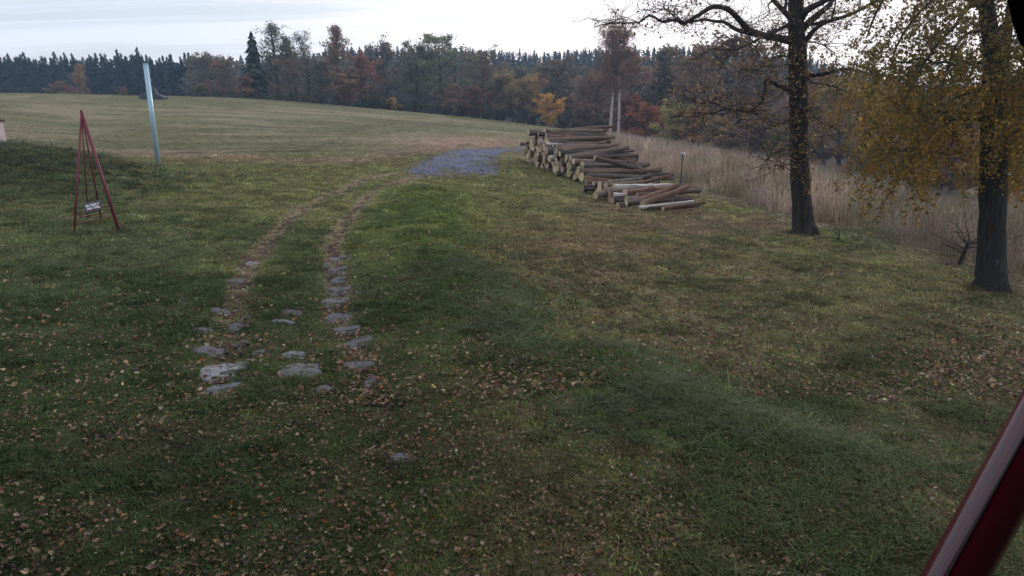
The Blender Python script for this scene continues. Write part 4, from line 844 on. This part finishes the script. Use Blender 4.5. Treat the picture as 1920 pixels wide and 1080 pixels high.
def bmesh_copy(me, m_): q = me.copy(); q.materials.clear(); q.materials.append(m_); return q
BLOGS = [(bmesh_copy(a, M_birchlog), b, c) for a, b, c in LOGS[:3]]
nlog = 0
def put_log(start, direction, length, rad, label, group=None, birch=False, colr=None):
    global nlog; nlog += 1
    a, b, c = random.choice(BLOGS if birch else LOGS); d = Vector(direction).normalized(); o = obj('log', a); o.rotation_mode = 'QUATERNION'
    q = d.to_track_quat('X', 'Z'); roll = Matrix.Rotation(random.uniform(0, 6.28), 4, 'X'); o.matrix_world = Matrix.Translation(Vector(start)) @ q.to_matrix().to_4x4() @ roll @ Matrix.Diagonal((length, rad, rad, 1))
    g = random.uniform(.65, 1.25); base = colr or random.choice([(.105, .085, .078), (.135, .098, .080), (.062, .055, .055), (.155, .108, .086), (.13, .118, .110)]); o.color = (base[0] * g, base[1] * g, base[2] * g, 1)
    for me in (b, c):
        k = obj('cut_face', me, o); h = random.uniform(.45, 1.25); k.color = (h, h * random.uniform(.85, 1.05), h * random.uniform(.8, 1.1), 1)
    return tag(o, label, 'log', group)
def stack(line, hprof, rr, axis, length, seed, label, group, maxn):
    """logs dropped one by one into a heap; the heap runs along line, log axes cross it"""
    r = random.Random(seed); p0, p1 = line; Lg = np.hypot(*(p1 - p0)); u = (p1 - p0) / Lg; placed = []
    fails = 0
    while len(placed) < maxn and fails < 60:
        ra = r.triangular(rr[0], rr[1], rr[0] * .6 + rr[1] * .4); best = None
        for _ in range(26):
            s = r.uniform(ra, Lg - ra); h = ra + .02
            for (s2, h2, r2) in placed:
                dd_ = abs(s - s2); R_ = (ra + r2) * .94
                if dd_ < R_: h = max(h, h2 + math.sqrt(R_ * R_ - dd_ * dd_))
            if h + ra <= hprof(s / Lg) and (best is None or h < best[1]): best = (s, h)
        if best is None: fails += 1; continue
        placed.append((best[0], best[1], ra))
    for s, h, ra in placed:
        top = h > hprof(s / Lg) - .45; c = p0 + u * s; off = r.gauss(0, .16 if not top else .28); yaw = r.gauss(0, .05 if not top else .13)
        d = Vector((axis[0], axis[1], 0)).normalized(); d = Matrix.Rotation(yaw, 3, 'Z') @ d; d.z = r.gauss(0, .015 if not top else .05) + axis[2]
        st = (c[0] + d.x * off, c[1] + d.y * off, float(G(*(c + np.array((d.x, d.y)) * 1.5))) + h)
        put_log(st, d, length * r.uniform(.72, 1.12), ra, label, group, birch=r.random() < .05)
    return placed
far0 = W(984, 303)[:2]; near0 = W(1108, 350)[:2]
hp = lambda t: float(np.interp(t, [0, .08, .2, .32, .45, .6, .8, 1], [.9, 1.5, 2.25, 2.3, 1.75, 1.6, 1.35, .75]))
stack((far0, near0), hp, (.09, .205), (1, .42, 0), 4.0, 31, 'brown-barked log stacked in the long tall pile with pale cut ends facing the path', 'logs of the long tall pile', 238)
f1 = W(1108, 362)[:2]; n1 = W(1185, 392)[:2]
hp2 = lambda t: float(np.interp(t, [0, .25, .6, 1], [.6, .8, .65, .4]))
stack((f1, n1), hp2, (.08, .17), (1, .45, 0), 3.0, 33, 'brown-barked log lying in the low near pile', 'logs of the low near pile', 48)
def pxlog(a, b, Ya, Yb, rad, label, birch=False, colr=None):
    p = P(a[0], a[1], Ya); q = P(b[0], b[1], Yb); put_log(tuple(p), tuple(q - p), float(np.linalg.norm(q - p)), rad, label, None, birch, colr)
ORB = (.17, .10, .07)
fy = lambda px, py: float(W(px, py)[1])
Yf = fy(1190, 395)
pxlog((1198, 390), (1300, 378), Yf - .1, Yf + .9, .07, 'white-barked birch log lying lowest at the front of the low pile', True)
pxlog((1243, 392), (1322, 380), Yf - .5, Yf + .6, .075, 'short brown-and-white log lying on the ground at the right foot of the low pile', False, ORB)
pxlog((1205, 384), (1292, 352), Yf + .1, Yf + 1.8, .13, 'thick reddish log slanting up at the front of the low pile', False, (.15, .09, .066))
pxlog((1186, 380), (1272, 346), Yf + .7, Yf + 2.2, .13, 'reddish log slanting just behind the front slanting one', False, (.16, .095, .07))
pxlog((1172, 362), (1250, 352), Yf + 1.6, Yf + 2.6, .17, 'thick tan log with a big cut end near the middle of the low pile', False, (.17, .105, .075))
pxlog((1142, 343), (1222, 345), Yf + 3.4, Yf + 4.2, .09, 'white birch log on top of the low pile', True)
pxlog((1150, 350), (1262, 347), Yf + 2.6, Yf + 3.9, .10, 'second white-patched birch log just below the top one of the low pile', True)
pxlog((1190, 345), (1262, 328), Yf + 3.6, Yf + 4.6, .085, 'reddish log tilted up to the right on top of the low pile', False, ORB)
Yt = float(near0[1])
pxlog((1115, 296), (1215, 322), Yt + 1.2, Yt + 1.6, .12, 'long dark log sliding down to the right across the tall pile', False, (.075, .058, .05))
pxlog((1100, 290), (1192, 303), Yt + 3.2, Yt + 3.6, .11, 'brown log above the sliding dark one', False, ORB)
pxlog((1093, 325), (1212, 323), Yt + .3, Yt + .9, .14, 'thick brown log on the near end of the tall pile', False, (.12, .07, .05))
pxlog((1096, 334), (1215, 337), Yt + .1, Yt + .6, .12, 'orange-brown log below the thick one at the near end of the tall pile', False, (.20, .115, .07))
pxlog((1099, 343), (1160, 345), Yt - .3, Yt + .2, .14, 'stubby log at the foot of the near end of the tall pile', False, (.15, .10, .075))
pxlog((1112, 285), (1158, 279), Yt + 4.5, Yt + 5.0, .10, 'pale log pointing up on the right side of the tall pile', False, (.25, .19, .16))
pxlog((1130, 292), (1179, 292), Yt + 4.0, Yt + 4.4, .05, 'thin pole sticking out to the right of the tall pile', False, (.08, .055, .05))
Yk = float(far0[1]) - 3.5
pxlog((1021, 246), (1105, 262), Yk, Yk + 1.0, .15, 'topmost log of the tall pile, dark and tapering to the right', False, (.085, .06, .055))
pxlog((1023, 256), (1128, 262), Yk - .3, Yk + .4, .19, 'thick log with a round pale end high on the tall pile', False, (.13, .08, .065))
pxlog((986, 268), (1012, 264), Yk + 2.4, Yk + 2.6, .07, 'thin brown log poking out to the left of the tall pile', False, (.14, .07, .05))
print('logs', nlog)

# ------------------------------------------------------------------ blue pole, post, pyramid, machine, left corner
def blue_pole():
    b = W(297, 309); t = P(273, 120, b[1] + .0); e = empty('blue_pole', b); t = t - b; m = MB(); r_ = .115; m.tube([(0, 0, -.15), tuple(t * .5), tuple(t)], [r_, r_ * .98, r_ * .95], 20, True); obj('pole', m.mesh('pole', [M_blue], True), e)
    m = MB(); d = t / np.linalg.norm(t); m.tube([tuple(t + d * .0), tuple(t + d * .03)], [r_ * 1.06, r_ * 1.06], 20); obj('cap', m.mesh('cap', [M_blue]), e)
    tag(e, 'leaning pale blue steel pole standing at the field edge left of the track', 'pole')
blue_pole()
def post():
    b = W(1276, 348); h = P(1276, 288, b[1])[2] - b[2]; e = empty('marker_post', b); m = MB(); m.tube([(0, 0, -.1), (0, 0, h * .5), (0, 0, h)], .035, 8); obj('post', m.mesh('post', [M_post]), e)
    m = MB(); m.box((.04, 0, h + .03), (.24, .12, .055)); m.box((.13, 0, h - .03), (.05, .12, .08)); obj('cap', m.mesh('cap', [M_white]), e); tag(e, 'thin dark post with a white bracket cap in front of the tall grass', 'post')
post()
def pyramid():
    Y = fy(180, 432); e = empty('pyramid_frame', W(180, 432)); o = np.array(e.location); ap = P(153, 211, Y + .75)
    FL = W(138, 437); FR = W(224, 434); BL = W(163, 385); BR = W(190, 398); BL[1] = Y + 1.6; BR[1] = Y + 1.5
    BL = P(160, 384, Y + 1.5); BR = P(187, 392, Y + 1.45)
    for k in (FL, FR, BL, BR): k[2] = min(k[2], float(G(k[0], k[1]))) - .05
    def bar(a, c, r_, n=8): m = MB(); m.tube([tuple(a - o), tuple(c - o)], r_, n); return m
    for a, r_ in ((FL, .026), (FR, .040), (BL, .016), (BR, .022)): obj('leg', bar(a, ap, r_).mesh('leg', [M_red], True), e)
    def on(a, py):   # point on leg a at picture height py
        for t in np.linspace(0, 1, 400):
            q = a + (ap - a) * t
            if float(proj(q[0], q[1], q[2])[1]) < py: return q
        return ap
    for ya, yb in ((400, 386), (410, 396), (422, 405)): obj('crossbar', bar(on(FL, ya), on(FR, yb), .013, 6).mesh('crossbar', [M_red]), e)
    for ya, yb in ((380, 368), (385, 373), (391, 378)): obj('crossbar', bar(on(BL, ya), on(BR, yb), .011, 6).mesh('crossbar', [M_red]), e)
    for t_ in (.0,): obj('finial', bar(ap - (ap - FL) * .0, ap + np.array((0, 0, .06)), .025).mesh('finial', [M_red]), e)
    # dark sign board with two rows of white marks, tied to the frame
    c = P(174, 388, Y + .55); rt = P(189, 384.5, Y + .6) - P(159, 391.5, Y + .45); wd = float(np.linalg.norm(rt)); rt /= wd; upv = P(171, 378, Y + .8) - P(174.5, 396, Y + .35); hh = float(np.linalg.norm(upv)); upv /= hh; nrm = np.cross(rt, upv); nrm /= np.linalg.norm(nrm); upv = np.cross(nrm, rt)
    if nrm[1] > 0: nrm = -nrm
    Mx = Matrix((rt.tolist(), upv.tolist(), nrm.tolist())).transposed()
    m = MB(); m.box(tuple(c - o), (wd * 1.02, hh, .03), Mx); sb = obj('sign_board', m.mesh('sign_board', [M_black]), e)
    for row, (n_m, y0) in enumerate(((7, .13), (7, -.20))):
        m = MB()
        for k in range(n_m):
            gw = wd * .84 / n_m; cx_ = (-wd * .42 + (k + .5) * gw) + row * .03; p = c + rt * cx_ + upv * y0 * hh + nrm * .02; g_ = (k * 5 + row * 3) % 4; 
            m.box(tuple(p - rt * gw * .28 - o), (gw * .24, hh * .22, .008), Mx)
            if g_ != 1: m.box(tuple(p + upv * hh * .08 - o + rt * gw * .05), (gw * .42, hh * .055, .008), Mx)
            if g_ != 2: m.box(tuple(p - upv * hh * .08 - o + rt * gw * .05), (gw * .42, hh * .055, .008), Mx)
            if g_ in (0, 3): m.box(tuple(p + rt * gw * .26 - o), (gw * .2, hh * .22, .008), Mx)
        obj('lettering', m.mesh('lettering', [M_white]), sb)
    tag(e, 'tall slender pyramid frame of dark red steel tubes with a small black sign', 'frame')
pyramid()
def tow():
    b = P(290, 186, 106); z = float(G(b[0], b[1])); b[2] = z; e = empty('lift_machine', b); s = 106 / FPX
    def X(px): return (px - 290) * s * 1.03
    m = MB(); 
    for yy in (-.7, .7): m.v += [(X(267), yy, -.3), (X(310), yy, -.3), (X(309), yy, .25), (X(302), yy, .62), (X(284), yy, .72), (X(270), yy, .85), (X(268), yy, .5)]
    n = 7; m.f.append(tuple(range(n))); m.f.append(tuple(range(2 * n - 1, n - 1, -1)))
    for k in range(n): m.f.append((k, n + k, n + (k + 1) % n, (k + 1) % n))
    m.m = [0] * len(m.f); obj('base', m.mesh('machine_base', [M_mach]), e)
    m = MB(); m.v = [(X(286), -.4, .7), (X(298), -.4, .6), (X(293), -.3, 1.6), (X(289), -.3, 1.6), (X(286), .4, .7), (X(298), .4, .6), (X(293), .3, 1.6), (X(289), .3, 1.6)]; m.f = [(0, 1, 2, 3), (7, 6, 5, 4), (0, 4, 5, 1), (1, 5, 6, 2), (2, 6, 7, 3), (3, 7, 4, 0)]; m.m = [0] * 6; obj('housing', m.mesh('machine_housing', [M_mach]), e)
    m = MB(); top = 4.3
    for dx, dy in ((-.2, -.2), (.2, -.2), (-.2, .2), (.2, .2)): m.tube([(X(285) + dx, dy, .5), (X(282) + dx * .7, dy * .7, top)], .045, 5)
    for k in range(8):
        z0 = .6 + k * .47; m.tube([(X(285) - .2, -.2, z0), (X(284) + .2, -.2, z0 + .47)], .03, 4); m.tube([(X(285) + .2, -.2, z0), (X(284) - .2, -.2, z0 + .47)], .03, 4)
    obj('mast', m.mesh('machine_mast', [M_greenmetal]), e)
    for zz_ in (3.9, 2.7, 1.6): m = MB(); m.tube([(X(287), -.35, zz_), (X(287), -.2, zz_)], .34, 14); obj('pulley', m.mesh('pulley', [M_greenmetal]), e)
    tag(e, 'dark machine with green lattice mast on the field crest behind the blue pole', 'ski lift')
tow()
def corner():
    b = P(-6, 285, 27); z = float(G(b[0], b[1])); e = empty('gate_pillar', (b[0], b[1], z - .4)); t = P(-6, 228, 27)[2] - z + .4; m = MB(); m.box((0, 0, t / 2), (.58, .5, t)); obj('pillar', m.mesh('pillar', [M_plaster]), e)
    m = MB(); m.box((0, 0, t + .03), (.7, .62, .07)); m.box((0, 0, t + .09), (.5, .45, .06)); obj('cap', m.mesh('pillar_cap', [M_dark]), e); tag(e, 'pinkish rendered pillar with dark cap at the left edge beyond the mound', 'pillar')
corner()

# ------------------------------------------------------------------ unseen building behind the camera, added to shade near ground and darken reflections
def shading_house():
    e = empty('shading_house', (0, -.6, -.3)); m = MB(); m.box((0, -3, 2.9), (15, 6, 5.8)); obj('wall', m.mesh('wall', [M_wall]), e)
    m = MB(); z0 = 5.0
    m.v = [(-8.3, 1.3, z0), (8.3, 1.3, z0), (8.3, -3, z0 + 2.6), (-8.3, -3, z0 + 2.6), (8.3, -7, z0), (-8.3, -7, z0)]; m.v += [(a, b_, c + .16) for a, b_, c in m.v]
    m.f = [(0, 1, 2, 3), (3, 2, 4, 5), (7, 6, 9, 8), (8, 9, 11, 10), (0, 6, 7, 1), (1, 7, 8, 2), (2, 8, 10, 4), (4, 10, 11, 5), (5, 11, 9, 3), (3, 9, 6, 0)]; m.m = [0] * len(m.f); obj('roof', m.mesh('roof', [M_dark]), e)
    tag(e, 'unseen building behind the viewpoint, dark wall and eaves added for shade', 'shading_house')
shading_house()
def red_tube():
    a = P(1791, 1080, 1.25); b = P(1980, 740, 1.36); d = b - a; p0 = a - d * 7.5; p1 = b + d * 3.2; k = (0.0 - p0[2]) / d[2]; e = empty('red_brace', tuple(a)); o = a; m = MB(); n = 40; r_ = .056
    dn = d / np.linalg.norm(d); u = np.cross(dn, (0, 0, 1)); u /= np.linalg.norm(u); v = np.cross(dn, u); view = -(a - np.array((0, 0, CH))); view /= np.linalg.norm(view); va = math.atan2(view.dot(v), view.dot(u))
    L_ = [p0, a, b, p1]
    for p in L_:
        for j in range(n): t = 2 * math.pi * j / n; m.v.append(tuple(p - o + r_ * (math.cos(t) * u + math.sin(t) * v)))
    for i in range(3):
        for j in range(n): x_ = i * n + j; y_ = i * n + (j + 1) % n; m.f.append((x_, y_, y_ + n, x_ + n)); m.m.append(0)
    obj('tube', m.mesh('red_tube', [M_redgloss], True), e)
    # raised weld seam along the tube, on the upper side facing the view
    side = np.cross(dn, view); side /= np.linalg.norm(side)
    for sgn in (1,):
        best = view * math.cos(.22) + (side if side[0] < 0 else -side) * math.sin(.22); m = MB(); m.tube([tuple(p - o + best * (r_ + .001)) for p in L_], .0032, 6); obj('seam', m.mesh('seam', [M_dark]), e)
    tag(e, 'glossy dark red steel tube slanting across the lower right corner', 'steel tube')
red_tube()
def eave_lamp():
    a = P(1888, 0, 1.0); b = P(1922, 96, 1.0); m = MB(); e = empty('camera_bracket', tuple(a)); o = a
    c0 = P(1880, -60, 1.0) - o; c1 = P(1888, 0, 1.0) - o; c2 = P(1899, 45, 1.0) - o; c3 = P(1912, 82, 1.0) - o; c4 = P(1935, 104, 1.0) - o; c5 = P(1990, 110, 1.0) - o; c6 = P(1990, -60, 1.0) - o
    ring = [c0, c1, c2, c3, c4, c5, c6]; n = len(ring); m.v = [tuple(q) for q in ring] + [tuple(q + np.array((0.12, .10, .0))) for q in ring]; m.f = [tuple(range(n)), tuple(range(2 * n - 1, n - 1, -1))] + [(k, n + k, n + (k + 1) % n, (k + 1) % n) for k in range(n)]; m.m = [0] * len(m.f)
    obj('housing', m.mesh('lamp_housing', [M_blk]), e); top = (c0 + c6) / 2; m = MB(); m.tube([tuple(top + (0, .04, -.02)), tuple(top + (0, .04, 1.3))], .018, 8); obj('rod', m.mesh('lamp_rod', [M_dark]), e)
    e.name = 'hanging_lamp'; tag(e, 'black rounded housing hanging from the eaves at the top right corner', 'lamp')
eave_lamp()

# ------------------------------------------------------------------ air
def haze():
    m = MB(); m.box((60, 190, 19), (1000, 500, 66)); o = obj('haze', m.mesh('haze', [])); mh = bpy.data.materials.new('haze'); mh.use_nodes = True; t = mh.node_tree; t.nodes.remove(t.nodes['Principled BSDF']); pv = t.nodes.new('ShaderNodeVolumePrincipled'); pv.inputs['Color'].default_value = (.50, .74, 1, 1); pv.inputs['Density'].default_value = .0006; pv.inputs['Anisotropy'].default_value = .2
    t.links.new(pv.outputs[0], t.nodes['Material Output'].inputs['Volume']); o.data.materials.append(mh); tag(o, 'thin bluish evening air between the viewpoint and the far hill', 'haze', kind='stuff')
haze()
